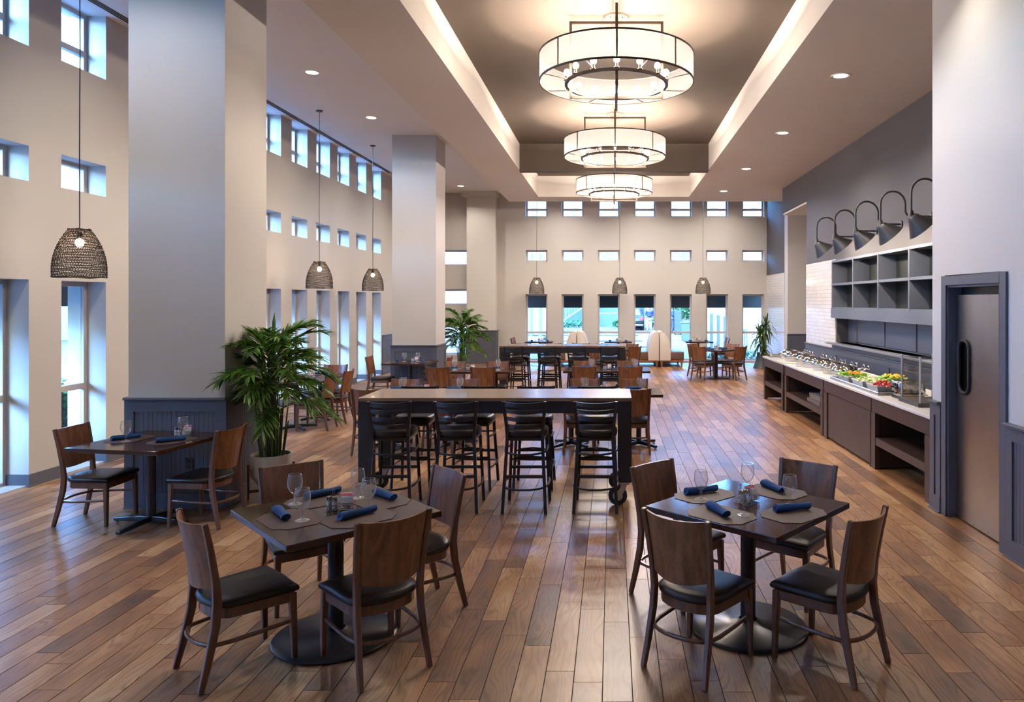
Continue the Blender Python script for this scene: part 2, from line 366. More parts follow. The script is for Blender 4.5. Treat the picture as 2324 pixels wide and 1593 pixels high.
# ================================================================== the room
XL, YB, ZC, ZS = -6.35, 24.10, 5.60, 5.00            # left wall, back wall, ceiling, soffit level
XW, XD, XF = 4.51, 3.15, 5.11                        # buffet wall, door wall, far right wall
SOX, TX0, TX1, TY0, TY1, SOY = -3.07, -2.10, 2.19, 0.6, 20.80, 21.75   # soffit edge, tray opening, soffit end
YR = -3.0                                            # wall behind the camera

# ---- floor: grout bed and plank tiles (6 x 36 inch)
fl = MB().box(XL-.05, XF+.4, YR, YB+.05, -.12, -.004).build('floor', 'grout'); tag(fl, 'brown wood-look plank tile floor with dark joints', 'floor', kind='structure')
rng = random.Random(11)
PW, PL, G = .1555, .917, .0027
cells = []
k0 = math.floor((XL-.1058)/PW)-1
for k in range(k0, int((XF+.4)/PW)+2):
    x0 = .1058+k*PW; off = ((k*7) % 9)/9*PL+rng.uniform(-.06, .06)
    y = YR-PL+off
    while y < YB:
        a0, a1 = max(x0+G, XL-.04), min(x0+PW-G, XF+.38); b0, b1 = max(y+G*.7, YR), min(y+PL-G*.7, YB+.03)
        if a1-a0 > .02 and b1-b0 > .03: cells.append((a0, a1, b0, b1, rng.random(), rng.random(), rng.random()))
        y += PL
def inview(c):
    xm, ym = (c[0]+c[1])/2, (c[2]+c[3])/2
    if ym < 3.5: return 1e9
    u = VPX+F*xm/ym
    if u < -30 or u > 2354 or xm > XD+.05: return 1e9
    return ym
cells.sort(key=inview)
def plank_mesh(cs, name):
    mb = MB(); rv = []
    for a0, a1, b0, b1, r1, r2, r3 in cs:
        n = len(mb.v); mb.box(a0, a1, b0, b1, -.02, -.0004-.0006*r3); rv += [(r1, r2, r3)]*(len(mb.v)-n)
    me = mb.mesh(name, 'plank', fix=False)
    at = me.attributes.new('rnd', 'FLOAT_VECTOR', 'POINT')
    for i, r in enumerate(rv): at.data[i].vector = r
    return me
for c in cells[:300]: link('plank', plank_mesh([c], 'plank'), fl)
o = link('plank_field', plank_mesh(cells[300:], 'plank_field'), fl); o['kind'] = 'stuff'

# ---- walls with openings: u runs along the wall, d is its thickness away from the room
def wall(name, mat, ax, at, back, u0, u1, z0, z1, holes):
    us = sorted({u0, u1, *[h[0] for h in holes], *[h[1] for h in holes]}); zs = sorted({z0, z1, *[h[2] for h in holes], *[h[3] for h in holes]})
    us = [u for u in us if u0 <= u <= u1]; zs = [z for z in zs if z0 <= z <= z1]
    solid = {}
    for i in range(len(us)-1):
        for j in range(len(zs)-1):
            um, zm = (us[i]+us[i+1])/2, (zs[j]+zs[j+1])/2
            solid[i, j] = not any(h[0] < um < h[1] and h[2] < zm < h[3] for h in holes)
    mb = MB()
    P = (lambda u, d, z: (d, u, z)) if ax == 'x' else (lambda u, d, z: (u, d, z))
    for (i, j), s in solid.items():
        if not s: continue
        a, b, c, d = us[i], us[i+1], zs[j], zs[j+1]
        for dd in (at, back): mb.add([P(a, dd, c), P(b, dd, c), P(b, dd, d), P(a, dd, d)], [(0, 1, 2, 3)])
        for (di, dj, e) in ((-1, 0, (a, c, a, d)), (1, 0, (b, c, b, d)), (0, -1, (a, c, b, c)), (0, 1, (a, d, b, d))):
            if not solid.get((i+di, j+dj), False):
                mb.add([P(e[0], at, e[1]), P(e[2], at, e[3]), P(e[2], back, e[3]), P(e[0], back, e[1])], [(0, 1, 2, 3)])
    bm_me = mb.mesh(name, mat, fix=False)
    bm = bmesh.new(); bm.from_mesh(bm_me); bmesh.ops.remove_doubles(bm, verts=bm.verts, dist=1e-4); bmesh.ops.recalc_face_normals(bm, faces=bm.faces); bm.to_mesh(bm_me); bm.free()
    return link(name, bm_me)
LOW, MID, UPP = (0., 2.26), (3.33, 3.715), (4.80, ZC)
WY = [7.20+1.21*k for k in range(-8, 11)]            # near jambs of the left-wall windows
WW = .74
holes = [(y, y+WW, a, b) for y in WY for a, b in (LOW, MID, (UPP[0], ZC))]
wl = wall('wall_left', 'cream', 'x', XL, XL-.48, YR, YB+.5, -.12, ZC, holes); tag(wl, 'cream left wall with three rows of deep-set windows', 'wall', kind='structure')
WX = [-2.857+1.194*k for k in range(7)]; WBW = .72
bl_holes = [(-5.62, -4.78, 3.20, 3.72), (-5.62, -4.78, 1.90, 2.42), (-5.62, -4.78, .25, 1.22)]
wb = wall('wall_back', 'cream', 'y', YB, YB+.42, XL-.48, XF+.4, -.12, ZC,
          [(x, x+WBW, a, b) for x in WX for a, b in ((.06, 2.26), MID, (4.80, 5.52))]+bl_holes); tag(wb, 'cream far wall with three rows of seven windows', 'wall', kind='structure')
wr = wall('wall_rear', 'cream', 'y', YR, YR-.2, XL-.48, XF+.4, -.12, ZC, []); tag(wr, 'cream wall behind the viewer', 'wall', kind='structure')
DY0, DY1, DZ = 5.90, 6.85, 2.17
wd = wall('wall_right', 'column', 'x', XD, XD+.16, YR, 7.17, -.12, ZS+.02, [(DY0, DY1, -.12, DZ)]); tag(wd, 'cream right wall around the steel kitchen door', 'wall', kind='structure')
MB().box(XD+.16, XW+.1, 7.01, 7.17, -.12, ZS+.02).build('wall_return', 'column', wd)
# buffet wall: tile panel, charcoal paint above, niche behind the counter
wt = wall('wall_buffet', 'darkwall', 'x', XW, XW+.75, 7.17, 19.3, -.12, ZS+.02, [(16.9, 19.3, -.12, 4.35), (8.3, 14.62, 1.20, 1.70), (9.58, 14.68, 1.87, 2.81)]); tag(wt, 'charcoal wall above the buffet with serving niche', 'wall', kind='structure')
o = MB().box(XW-.012, XW, 14.70, 16.9, 1.08, 2.87).build('tile_panel', 'tile', wt); o['label'] = 'glossy white subway tile'
MB().box(XW+.02, XW+.74, 16.95, 19.28, 4.30, 4.345).build('header_soffit', 'white', wt)
# far right: cream pier and tiled wall
wp = MB().box(XF+.0, XF+2.0, 21.2, 21.6, -.12, ZS+.05).build('wall_pier', 'cream'); tag(wp, 'cream pier wall beyond the buffet wall opening', 'wall', kind='structure')
wf = wall('wall_far_right', 'darkwall', 'x', XF, XF+.3, 21.6, YB+.4, -.12, ZC, []); tag(wf, 'charcoal and tile wall behind the dracaena', 'wall', kind='structure')
o = MB().box(XF-.012, XF, 21.58, YB, .02, 2.87).build('tile_panel', 'tile', wf); o['label'] = 'glossy white subway tile'
MB().box(XW+.75, XF+2.0, 16.9, 21.6, -.12, -.002).build('passage_floor', 'grout', wp)
MB().box(XW+.75, XF+2.0, 16.7, 16.9, -.12, ZS).build('passage_end', 'cream', wp)
MB().box(XF+1.9, XF+2.0, 16.9, 21.6, -.002, ZS).build('passage_wall', 'cream', wp)

# ---- ceiling, soffit, tray
ce = MB().box(XL-.48, TX0, YR-.2, SOY, ZC, ZC+.2); ce.box(XL-.48, XF+2.1, SOY, YB+.5, ZC, ZC+.2)
ce = ce.build('ceiling', 'white'); tag(ce, 'pale ceiling beside the left windows and far wall', 'ceiling', kind='structure')
so = MB().box(SOX, TX0, YR-.2, SOY, ZS, ZC); so.box(TX1, XF+2.1, YR-.2, SOY, ZS, ZC); so.box(TX0, TX1, TY1, SOY, ZS, ZC); so.box(TX0, TX1, YR-.2, TY0, ZS, ZC)
so = so.build('ceiling_soffit', 'soffit'); tag(so, 'dropped cream soffit framing the recessed ceiling tray', 'ceiling', kind='structure')
tr = MB().box(TX0-.02, XF+2.1, YR-.2, SOY, ZC, ZC+.2).build('ceiling_tray', 'tray'); tag(tr, 'dark taupe recessed ceiling above the chandeliers', 'ceiling', kind='structure')
bm_ = MB().box(TX0, TX1, 16.55, 16.72, ZS-.005, ZC); bm_.box(TX0, TX1, 16.53, 16.74, ZS-.03, ZS+.012)
bm_ = bm_.build('trim_1', 'tray'); tag(bm_, 'taupe beam crossing the ceiling tray', 'beam', kind='structure')
# linear slot diffuser along the window wall
sl = thing('trim_2', 'slim black linear air slot along window ceiling', 'vent', kind='structure')
for i, x in enumerate((-6.215, -6.175, -6.135)):
    MB().box(x-.011, x+.011, YR, 20.3, ZC-.006, ZC+.002).build('slot', 'darkslot', sl)

# ---- windows
def winset(w_, h, mull, dep=.06, t=.055):
    """meshes for one window in its own plane: x across, z up, y depth"""
    f = MB(); f.box(0, t, 0, dep, 0, h); f.box(w_-t, w_, 0, dep, 0, h); f.box(t, w_-t, 0, dep, h-t, h); f.box(t, w_-t, 0, dep, 0, t)
    fr = f.mesh('frame', 'frame')
    mu = MB().box(t, w_-t, -.01, dep, mull-.035, mull+.035).mesh('mullion', 'frame') if mull else None
    zs = [t, h-t] if not mull else [t, mull-.035, mull+.035, h-t]
    panes = [MB().box(t, w_-t, dep*.5, dep*.5+.006, zs[i], zs[i+1]).mesh('pane', 'glass') for i in range(0, len(zs), 2)]
    return fr, mu, panes
wcount = [0]
SILL = MB().box(-.004, WW+.004, -.23, .24, -.1, .02).mesh('sill', pm('sill_stone', (.40, .41, .43), .5), bevel=.003)
def put_window(ws, loc, rotz, label, sill=False):
    wcount[0] += 1
    t = thing('window_%d' % wcount[0], label, 'window', loc, rotz, kind='structure')
    fr, mu, panes = ws
    link('frame', fr, t)
    if sill: link('sill', SILL, t)
    if mu: link('mullion', mu, t)
    for p in panes: link('pane', p, t)
ORD = ['first', 'second', 'third', 'fourth', 'fifth', 'sixth', 'seventh', 'eighth', 'ninth', 'tenth', 'eleventh', 'twelfth', 'thirteenth', 'fourteenth', 'fifteenth', 'sixteenth', 'seventeenth', 'eighteenth', 'nineteenth']
sL, sM, sU = winset(WW, 2.26, .97), winset(WW, .385, 0), winset(WW, .80, .30)
for i, y in enumerate(WY):
    if y < 4.5: nm = 'beside the viewer'
    for s, z, d in ((sL, 0, 'tall floor-level window'), (sM, 3.33, 'small middle-row window'), (sU, 4.80, 'top-row window')):
        put_window(s, (XL-.24, y, z), PI/2, '%s in left wall, %s bay from the near end' % (d, ORD[i]), s is sL)
bL, bM, bU = winset(WBW, 2.20, .93), winset(WBW, .385, 0), winset(WBW, .72, .27)
for i, x in enumerate(WX):
    for s, z, d in ((bL, .06, 'tall low window'), (bM, 3.33, 'small middle-row window'), (bU, 4.80, 'top-row window')):
        put_window(s, (x, YB+.16, z), 0, '%s in far wall, %s from the left' % (d, ORD[i]))
for (a, b, c, d), nm in zip(bl_holes, ('upper', 'middle', 'lowest')):
    put_window(winset(b-a, d-c, 0), (a, YB+.16, c), 0, '%s corner window left of the far pilaster' % nm)

# ---- wainscot: cap, top rail, stiles, beadboard panel, base; built in a frame x along, y outward (-), z up
def wains_parts(L, H=1.08, bead=.045, stile=.09, out=-1):
    d = lambda a: out*a
    def bx(x0, x1, a, b, z0, z1):
        y0, y1 = sorted((d(a), d(b))); return MB().box(x0, x1, y0, y1, z0, z1)
    P = []
    P.append(('cap', bx(-.0, L, 0, .055, H-.022, H).mesh('cap', 'wains', bevel=.004)))
    P.append(('top_rail', bx(0, L, 0, .026, H-.135, H-.022).mesh('top_rail', 'wains')))
    P.append(('stile', bx(0, stile, 0, .026, .15, H-.135).mesh('stile', 'wains')))
    P.append(('stile', bx(L-stile, L, 0, .026, .15, H-.135).mesh('stile', 'wains')))
    P.append(('base', bx(0, L, 0, .030, .012, .15).mesh('base', 'wains')))
    P.append(('shoe', bx(0, L, 0, .042, 0, .014).mesh('shoe', 'wains')))
    mb = MB(); n = max(1, int((L-2*stile)/bead)); bw = (L-2*stile)/n      # beadboard: shallow grooves cut between beads
    pts = []
    for i in range(n):
        x = stile+i*bw; pts += [(x, .010), (x+.003, .0125), (x+bw-.003, .0125), (x+bw, .010)]
    v = []
    for x, y in pts: v += [(x, d(y), .15), (x, d(y), H-.135)]
    mb.add(v, [(2*i, 2*i+2, 2*i+3, 2*i+1) for i in range(len(pts)-1)])
    P.append(('bead_panel', mb.mesh('bead_panel', 'wains', fix=False)))
    return P
def wainscot(parent, L, loc, rotz, H=1.08, bead=.045):
    for nm, me in wains_parts(L, H, bead):
        o = link(nm, me, parent, loc, rotz)
CX0, CX1 = -4.735, -3.79
def column(label, y0, y1, capital=False):
    t = thing('column', label, 'column', (0, 0, 0), kind='structure')
    MB().box(CX0, CX1, y0, y1, 0, ZC).build('shaft', 'column', t)
    wainscot(t, CX1-CX0+.05, (CX0-.025, y0, 0), 0)
    wainscot(t, y1-y0, (CX1, y0, 0), PI/2)
    wainscot(t, y1-y0, (CX0, y1, 0), -PI/2)
    if capital: MB().box(CX0-.14, CX1+.04, y0-.14, y1, ZC-.16, ZC).build('capital', 'column', t)
    return t
c1 = column('square cream column with slate wainscot beside near palm', 7.14, 8.0)
c2 = column('square cream column behind the second two-seat table', 15.70, 16.56)
c3 = column('cream pilaster with slate wainscot on the far wall', 23.75, YB, True)
# black outlets
def outlet(parent, loc):
    o = MB().box(-.04, .04, -.006, .006, -.06, .06).build('outlet_plate', 'black', parent, bevel=.002, loc=loc)
    for z in (-.025, .025): MB().box(-.015, .015, -.009, -.005, z-.012, z+.012).build('socket', 'darkslot', o)
outlet(c1, (-4.13, 7.122, .43)); outlet(c3, (-4.36, 23.733, .46))

# ---- baseboards on the window wall piers
bb = thing('baseboard_left', 'slate baseboard along the left window piers', 'baseboard', kind='structure')
edges = [YR]+[e for y in WY for e in (y, y+WW)]+[YB]
for i in range(0, len(edges), 2):
    a, b = edges[i], edges[i+1]
    if b > 20.5: b = 20.2
    m_ = MB().box(XL, XL+.016, a-.016, b+.016, 0, .135); m_.box(XL-.24, XL, b, b+.016, 0, .135); m_.box(XL-.24, XL, a-.016, a, 0, .135); m_.box(XL, XL+.028, a-.02, b+.02, 0, .014)
    m_.build('baseboard', 'wains', bb)
wainscot(wl, 3.9, (XL, 20.12, 0), PI/2, 1.09)
bb2 = MB().box(CX1, WX[0], YB-.016, YB, 0, .06)
for i in range(7): bb2.box(WX[i]+WBW, (WX[i+1] if i < 6 else XF), YB-.016, YB, 0, .12)
bb2 = bb2.build('baseboard_back', 'wains'); tag(bb2, 'slate baseboard between the far wall windows', 'baseboard', kind='structure')
# door wall and buffet wall wainscots (facing -x)
wainscot(wd, 7.17-6.95, (XD, 7.17, 0), -PI/2, 1.06)
for y1_, y0_ in ((5.79, 4.4), (4.4, 3.0), (3.0, 1.0)): wainscot(wd, y1_-y0_, (XD, y1_, 0), -PI/2, 1.06)
for y1_, y0_ in ((16.9, 14.7), (14.7, 11.9), (11.9, 9.0)): wainscot(wt, y1_-y0_, (XW, y1_, 0), -PI/2, 1.08, 9.)
wainscot(wp, 1.6, (XF-.02, 21.2, 0), 0, 1.08)

# ---- steel kitchen door
dr = thing('door_1', 'brushed steel swing door with oval window', 'door', (XD, DY0, 0), kind='structure')
cs = MB(); cs.box(-.02, .0, DY1-DY0, DY1-DY0+.09, 0, DZ+.09); cs.box(-.02, 0, -.10, 0, 0, DZ+.09); cs.box(-.02, 0, 0, DY1-DY0, DZ, DZ+.09)
cs.build('casing', 'wains', dr, bevel=.004)
jb = MB(); jb.box(0, .16, DY1-DY0-.02, DY1-DY0+.0, 0, DZ); jb.box(0, .16, 0, .02, 0, DZ); jb.box(0, .16, .02, DY1-DY0-.02, DZ-.02, DZ)
jb.build('jamb', 'wains', dr)
W_ = DY1-DY0
# door leaf with a rounded oval opening
def rrect(cx, cy_, w_, h_, r, n=6):
    P = []
    for (sx, sy, a) in ((1, -1, -PI/2), (1, 1, 0), (-1, 1, PI/2), (-1, -1, PI)):
        for i in range(n+1):
            b = a+PI/2*i/n; P.append((cx+sx*(w_/2-r)+r*cos(b), cy_+sy*(h_/2-r)+r*sin(b)))
    return P
oc = (W_-.18, 1.42); ow, oh = .17, .46
inner = rrect(oc[0], oc[1], ow, oh, .07)
leaf = MB(); x0, x1 = .075, .115
def ring_face(x):
    n = len(inner); base = len(leaf.v)
    outer = []
    for (y, z) in inner:
        dy, dz = y-oc[0], z-oc[1]
        cand = []
        if dy > 1e-6: cand.append((W_-.022-oc[0])/dy)
        if dy < -1e-6: cand.append((.022-oc[0])/dy)
        if dz > 1e-6: cand.append((DZ-.09-oc[1])/dz)
        if dz < -1e-6: cand.append((.012-oc[1])/dz)
        k = min(cand); outer.append((oc[0]+dy*k, oc[1]+dz*k))
    for cy_, cz_ in ((.022, .012), (W_-.022, .012), (W_-.022, DZ-.09), (.022, DZ-.09)):   # snap nearest point to each corner
        j = min(range(n), key=lambda i: (outer[i][0]-cy_)**2+(outer[i][1]-cz_)**2); outer[j] = (cy_, cz_)
    leaf.add([(x, y, z) for y, z in inner]+[(x, y, z) for y, z in outer], [(i, (i+1) % n, n+(i+1) % n, n+i) for i in range(n)])
ring_face(x0); ring_face(x1)
lf = leaf.build('door_leaf', 'steel', dr)
gk = MB().tube([(x0-.006, y, z) for y, z in rrect(oc[0], oc[1], ow+.02, oh+.02, .08)], .017, 8, closed=True).build('window_gasket', 'rubber', lf, smooth=60)
MB().prism_ax([(y, z) for y, z in inner], x0+.012, x0+.018, 'x').build('window_glass', thin_glass('smoked_door_glass', (.55, .50, .42), .8, .06), lf)
MB().box(x0-.012, x0, .03, .11, DZ-.16, DZ-.06).build('hinge', 'chrome', lf, bevel=.004)
for y in [W_*.12, W_*.37, W_*.62, W_*.86]: MB().cbox((x0-.003, y, .035), (.008, .012, .012)).build('screw', 'chrome', lf, bevel=.003)
kr = MB().box(.125, .13, .02, W_-.02, 0, DZ-.02).build('backing', 'black', dr)

# ---- cubby shelves above the serving niche
cu = thing('cubby_shelf', 'slate open cubby shelving above the serving niche', 'shelf', (XW, 0, 0))
cys = [14.66-1.265*i for i in range(5)]; T_ = .05; X0_, X1_ = -.09, .22
for y in cys: MB().box(X0_, X1_, y-T_/2, y+T_/2, 1.86, 2.82).build('upright', 'wains', cu)
for z, n_ in ((2.795, 'top_panel'), (2.335, 'middle_shelf'), (1.86, 'bottom_panel')):
    MB().box(X0_+.004, X1_, cys[-1], cys[0], z-.0, z+.045).build(n_, 'wains', cu)
MB().box(X1_-.01, X1_, cys[-1], cys[0], 1.88, 2.80).build('back_panel', pm('olive_black_panel', (.022, .024, .020), .45, noise=.1), cu)
MB().box(X0_-.012, .0, cys[-1]-.02, cys[0]+.03, 1.69, 1.87).build('valance', 'wains', cu)
# niche lining and ledge
nb = bpy.data.objects.new('serving_niche', None); C.objects.link(nb); nb.parent = wt; nb.location = (XW, 0, 0)
MB().box(.23, .25, 8.3, 14.62, 1.19, 1.71).build('niche_back', 'wains', nb)
ny = [14.60, 14.05, 12.62, 11.3, 10.0, 8.75]
for i in range(5):
    p_ = MB().box(.214, .231, ny[i+1]+.03, ny[i]-.03, 1.23, 1.69)
    q = p_.build('niche_panel', 'wains', nb, bevel=.004)
MB().box(.205, .23, 14.02, 14.06, 1.20, 1.70).build('steel_strip', 'chrome', nb)
MB().box(-.16, .23, 8.3, 14.88, 1.165, 1.20).build('ledge', pm('ledge_metal', (.32, .32, .34), .3, metal=.7), nb, bevel=.004)
MB().box(-.045, -.012, 9.0, 14.80, 1.085, 1.165).build('apron', 'wains', nb)
# ================================================================== lamps
# ---- downlights
dp = Proto('downlight')
ringm = MB().lathe([(.095, -.004), (.125, -.010), (.128, -.004), (.128, .004), (.095, .004)], 28, cap=False)
dp.part('trim_ring', ringm, pm('white_trim', (.75, .74, .72), .4), smooth=50)
dp.part('lens', MB().lathe([(1e-4, -.003), (.096, -.003)], 28, cap=False), 'disc', fix=False)
spots_L = [2.7+2.8*k for k in range(8)]
spots_R = [3.03, 6.33, 9.63, 12.90, 16.38, 19.7]
def spot(t, z, power):                                  # a lens with the cut-off of a recessed can
    d = bpy.data.lights.new('downlight_beam', 'AREA'); d.shape = 'DISK'; d.size = .18; d.energy = power; d.color = (1.0, .89, .77); d.spread = R(134)
    o = bpy.data.objects.new('downlight_beam', d); C.objects.link(o); o.parent = t; o.location = (0, 0, -.011)
for i, y in enumerate(spots_L):
    t = dp.place('round recessed downlight in pale ceiling, %s from the near end' % ORD[i], 'downlight', (-4.69, y+.3, ZC), 0, 'downlights in the left ceiling'); spot(t, ZC, SPOT)
for i, y in enumerate(spots_R):
    t = dp.place('round recessed downlight in soffit over buffet aisle, %s from the near end' % ORD[i], 'downlight', (3.02 if y > 7 else 2.62, y, ZS), 0, 'downlights over the buffet aisle'); spot(t, ZS, SPOT*(1.5 if y > 7 else .3))

for i, x in enumerate((-1.66, 1.02, 3.45)):
    t = dp.place('round recessed downlight washing the far wall, %s from the left' % ORD[i], 'downlight', (x, 22.72, ZC), 0, 'downlights before the far wall'); spot(t, ZC, SPOT*1.5)
def lamp(t, loc, power, col, r=.032):                   # the glowing filament inside a bulb
    d = bpy.data.lights.new('bulb_light', 'POINT'); d.energy = power; d.color = col; d.shadow_soft_size = r
    o = bpy.data.objects.new('bulb_light', d); C.objects.link(o); o.parent = t; o.location = loc
# ---- drum chandeliers
def make_chandelier():
    p = Proto('drum_chandelier'); b = .016
    RS, RB, ZB, ZT, HW = .965, .63, 4.77-ZC, 5.10-ZC, .575
    zt, zb = -.075, 4.585-ZC
    cn = MB().lathe([(1e-4, 0), (.155, 0), (.155, -.022), (.15, -.028), (1e-4, -.028)], 32, cap=False)
    q = p.part('canopy', cn, pm('champagne_canopy', (.42, .30, .22), .35, metal=.6), smooth=40)
    for a in range(4): p.sub(q, 'screw', MB().sphere((.105*cos(a*PI/2+.8), .105*sin(a*PI/2+.8), -.03), .009, 8, 5), 'bronze')
    for ang in (0, PI/2):
        m = MB()
        for s in (-1, 1):
            m.box(s*HW-b, s*HW+b, -b, b, zb-b, zt+b) 
        m.box(-HW, HW, -b, b, zt-b, zt+b); m.box(-HW, HW, -b, b, zb-b, zb+b)
        p.part('frame_loop', m, 'bronze', rot=(0, 0, ang))
    p.part('stem', MB().box(-.012, .012, -.012, .012, zt, -.02), 'bronze')
    n = 64
    d = MB().lathe([(RS, ZB), (RS, ZT)], n, cap=False)
    sh = p.part('drum_shade', d, 'shade', smooth=60, fix=False)
    for z in (ZB, ZT):
        p.sub(sh, 'rim', MB().tube([((RS)*cos(2*PI*i/n), RS*sin(2*PI*i/n), z) for i in range(n)], .013, 6, closed=True), 'bronze', smooth=60)
    for i in range(8):
        a = PI/2*0+2*PI*i/8+PI/2
        m = MB().cbox((RS+.003, 0, (ZB+ZT)/2), (.008, .018, ZT-ZB)); p.sub(sh, 'seam_strip', m, 'bronze', rot=(0, 0, a))
    rg = MB()
    ZB -= .045
    for z in (ZB+.005,):
        rg.lathe([(RB-.02, z), (RB+.02, z), (RB+.02, z+.03), (RB-.02, z+.03), (RB-.02, z)], 56, cap=False)
    rgp = p.part('bulb_ring', rg, 'bronze', smooth=40)
    for i in range(8):
        a = 2*PI*i/8+PI/8
        p.sub(rgp, 'spoke', MB().tube([(RB*cos(a), RB*sin(a), ZB+.02), (RS*cos(a), RS*sin(a), ZB+.05)], .006, 5), 'bronze')
    for i in range(14):
        a = 2*PI*(i+.5)/14; x, y = (RB)*cos(a), (RB)*sin(a)
        sk = p.part('lamp_holder', MB().lathe([(.036, 0), (.036, .006), (.017, .014), (.017, .06), (.014, .062)], 12, (x, y, ZB+.035)), 'bronze', smooth=40)
        p.sub(sk, 'bulb', MB().sphere((x, y, ZB+.135), .040, 9, 6, 1.05), 'bulb', smooth=80)
    return p
ch = make_chandelier()
for y, lab in ((9.18, 'nearest large drum chandelier with sheer white shade'), (13.92, 'middle drum chandelier of the row of three'), (18.55, 'farthest drum chandelier beyond the ceiling beam')):
    t = ch.place(lab, 'chandelier', (.055, y, ZC), 0, 'drum chandeliers along the ceiling tray')
    for i in range(14):
        a = 2*PI*(i+.5)/14; lamp(t, (.63*cos(a), .63*sin(a), 4.86-ZC), BULB, (1.0, .835, .70))

# ---- woven pendants
def make_pendant():
    p = Proto('woven_pendant'); H, n = .49, 44
    zb = 2.27-ZC; zt = zb+H
    def rad(t): return .238*(1-max(0, (t-.12)/.88)**2.1*.60)*(1-.02*(1-t))          # t 0 bottom .. 1 top
    m = MB(); rows = 19; rr = random.Random(4)
    for k in range(rows):
        t = k/(rows-1); z = zb+H*t; r = rad(t); ph = rr.uniform(0, 6)
        rad_ = .0075 if k in (0, rows-1) else .0046
        m.tube([((r+.003*sin(7*a+ph))*cos(a), (r+.003*sin(7*a+ph))*sin(a), z+.004*sin(5*a+ph)+rr.uniform(-.002, .002)) for a in [2*PI*i/n for i in range(n)]], rad_, 4, closed=True)
    for i in range(62):
        a0 = 2*PI*i/62; path = []
        for k in range(rows):
            t = k/(rows-1); a = a0+(.035 if k % 2 else -.035)*(1+.2*(i % 3)); r = rad(t)+(.004 if (k+i) % 2 else -.004)
            path.append((r*cos(a), r*sin(a), zb+H*t))
        m.tube(path, .0034, 3, cap=False)
    p.part('woven_shade', m, 'rope', fix=False)
    p.part('cord', MB().tube([(0, 0, -.01), (.004, 0, -1), (-.003, .002, -2), (0, 0, zt-.02)], .0055, 6), 'black')
    p.part('canopy', MB().lathe([(1e-4, 0), (.06, 0), (.06, -.022), (1e-4, -.022)], 20, cap=False), 'black')
    so_ = p.part('lamp_holder', MB().lathe([(.02, zt-.09), (.022, zt-.09), (.022, zt-.03), (.006, zt)], 10), 'black')
    p.part('spider', MB().tube([(-rad(1), 0, zt), (rad(1), 0, zt)], .004, 4).tube([(0, -rad(1), zt), (0, rad(1), zt)], .004, 4), 'black')
    p.part('bulb', MB().sphere((0, 0, zt-.135), .042, 12, 8, 1.15), 'pbulb', smooth=80)
    return p
pe = make_pendant()
for (x, y, lab) in ((-5.49, 7.52, 'black woven dome pendant nearest, before the left windows'), (-5.49, 10.60, 'black woven pendant hidden behind the nearest column'),
                    (-5.49, 13.68, 'black woven pendant right of the nearest column'), (-5.49, 16.74, 'black woven pendant just left of the second column'),
                    (-2.376, 23.0, 'woven pendant before far wall, left of three'), (.243, 23.0, 'woven pendant before far wall, middle of three'), (2.87, 23.0, 'woven pendant before far wall, right of three')):
    t = pe.place(lab, 'pendant lamp', (x, y, ZC), 0, 'black woven pendants'); lamp(t, (0, 0, 2.27-ZC+.49-.135), PEND, (1.0, .76, .52))

# ---- gooseneck wall lamps over the cubbies: local x runs from the wall (0) out into the room (-)
def make_goose():
    p = Proto('gooseneck_lamp')
    p.part('wall_plate', MB().prism_ax([(.062*cos(2*PI*i/20), .062*sin(2*PI*i/20)) for i in range(20)], -.022, 0, 'x'), 'lampblack')
    path = [(0, 0, 0), (-.28, 0, 0)]
    for i in range(1, 7): a = -PI/2-(PI/2)*i/6; path.append((-.28+.09*cos(a), 0, .09+.09*sin(a)))           # sweep up
    cx, rr_ = -.545, .175
    path.append((-.37, 0, .17))
    for i in range(0, 13): a = PI*i/12; path.append((cx+rr_*cos(a), 0, .18+rr_*sin(a)))
    path += [(-.72, 0, .02), (-.72, 0, -.06)]
    p.part('arm', MB().tube(path, .0145, 10), 'lampblack', smooth=60)
    p.part('neck', MB().lathe([(.026, -.05), (.030, -.075), (.036, -.085), (.040, -.14), (.048, -.15)], 16, (-.72, 0, 0)), 'lampblack', smooth=50)
    tilt = R(42)
    def tl(pt):
        x, y, z = pt; X = x*cos(tilt)-z*sin(tilt)*-1*-1; 
        return (x*cos(tilt)-z*sin(tilt), y, x*sin(tilt)+z*cos(tilt))
    m = MB().lathe([(.048, -.00), (.075, -.03), (.085, -.06), (.19, -.215), (.193, -.222), (.186, -.222), (.08, -.065), (.045, -.01)], 28, cap=False)
    m.v = [(-.72+a, b, -.115+c) for a, b, c in [tl(v) for v in m.v]]
    sh = p.part('lamp_shade', m, 'lampblack', smooth=50)
    bl = MB().sphere((0, 0, -.13), .045, 10, 8); bl.v = [(-.72+a, b, -.115+c) for a, b, c in [tl(v) for v in bl.v]]
    p.sub(sh, 'bulb', bl, 'gbulb', smooth=80)
    return p
gp = make_goose()
for i, y in enumerate((9.24, 10.30, 11.35, 12.42, 13.50)):
    t = gp.place('black gooseneck wall lamp over the cubbies, %s from the door' % ORD[i], 'wall lamp', (XW, y, 3.22), 0, 'gooseneck lamps over the cubbies')
    lamp(t, (-.72+.13*sin(R(42)), 0, -.115-.13*cos(R(42))), GOOSE, (1.0, .87, .70))
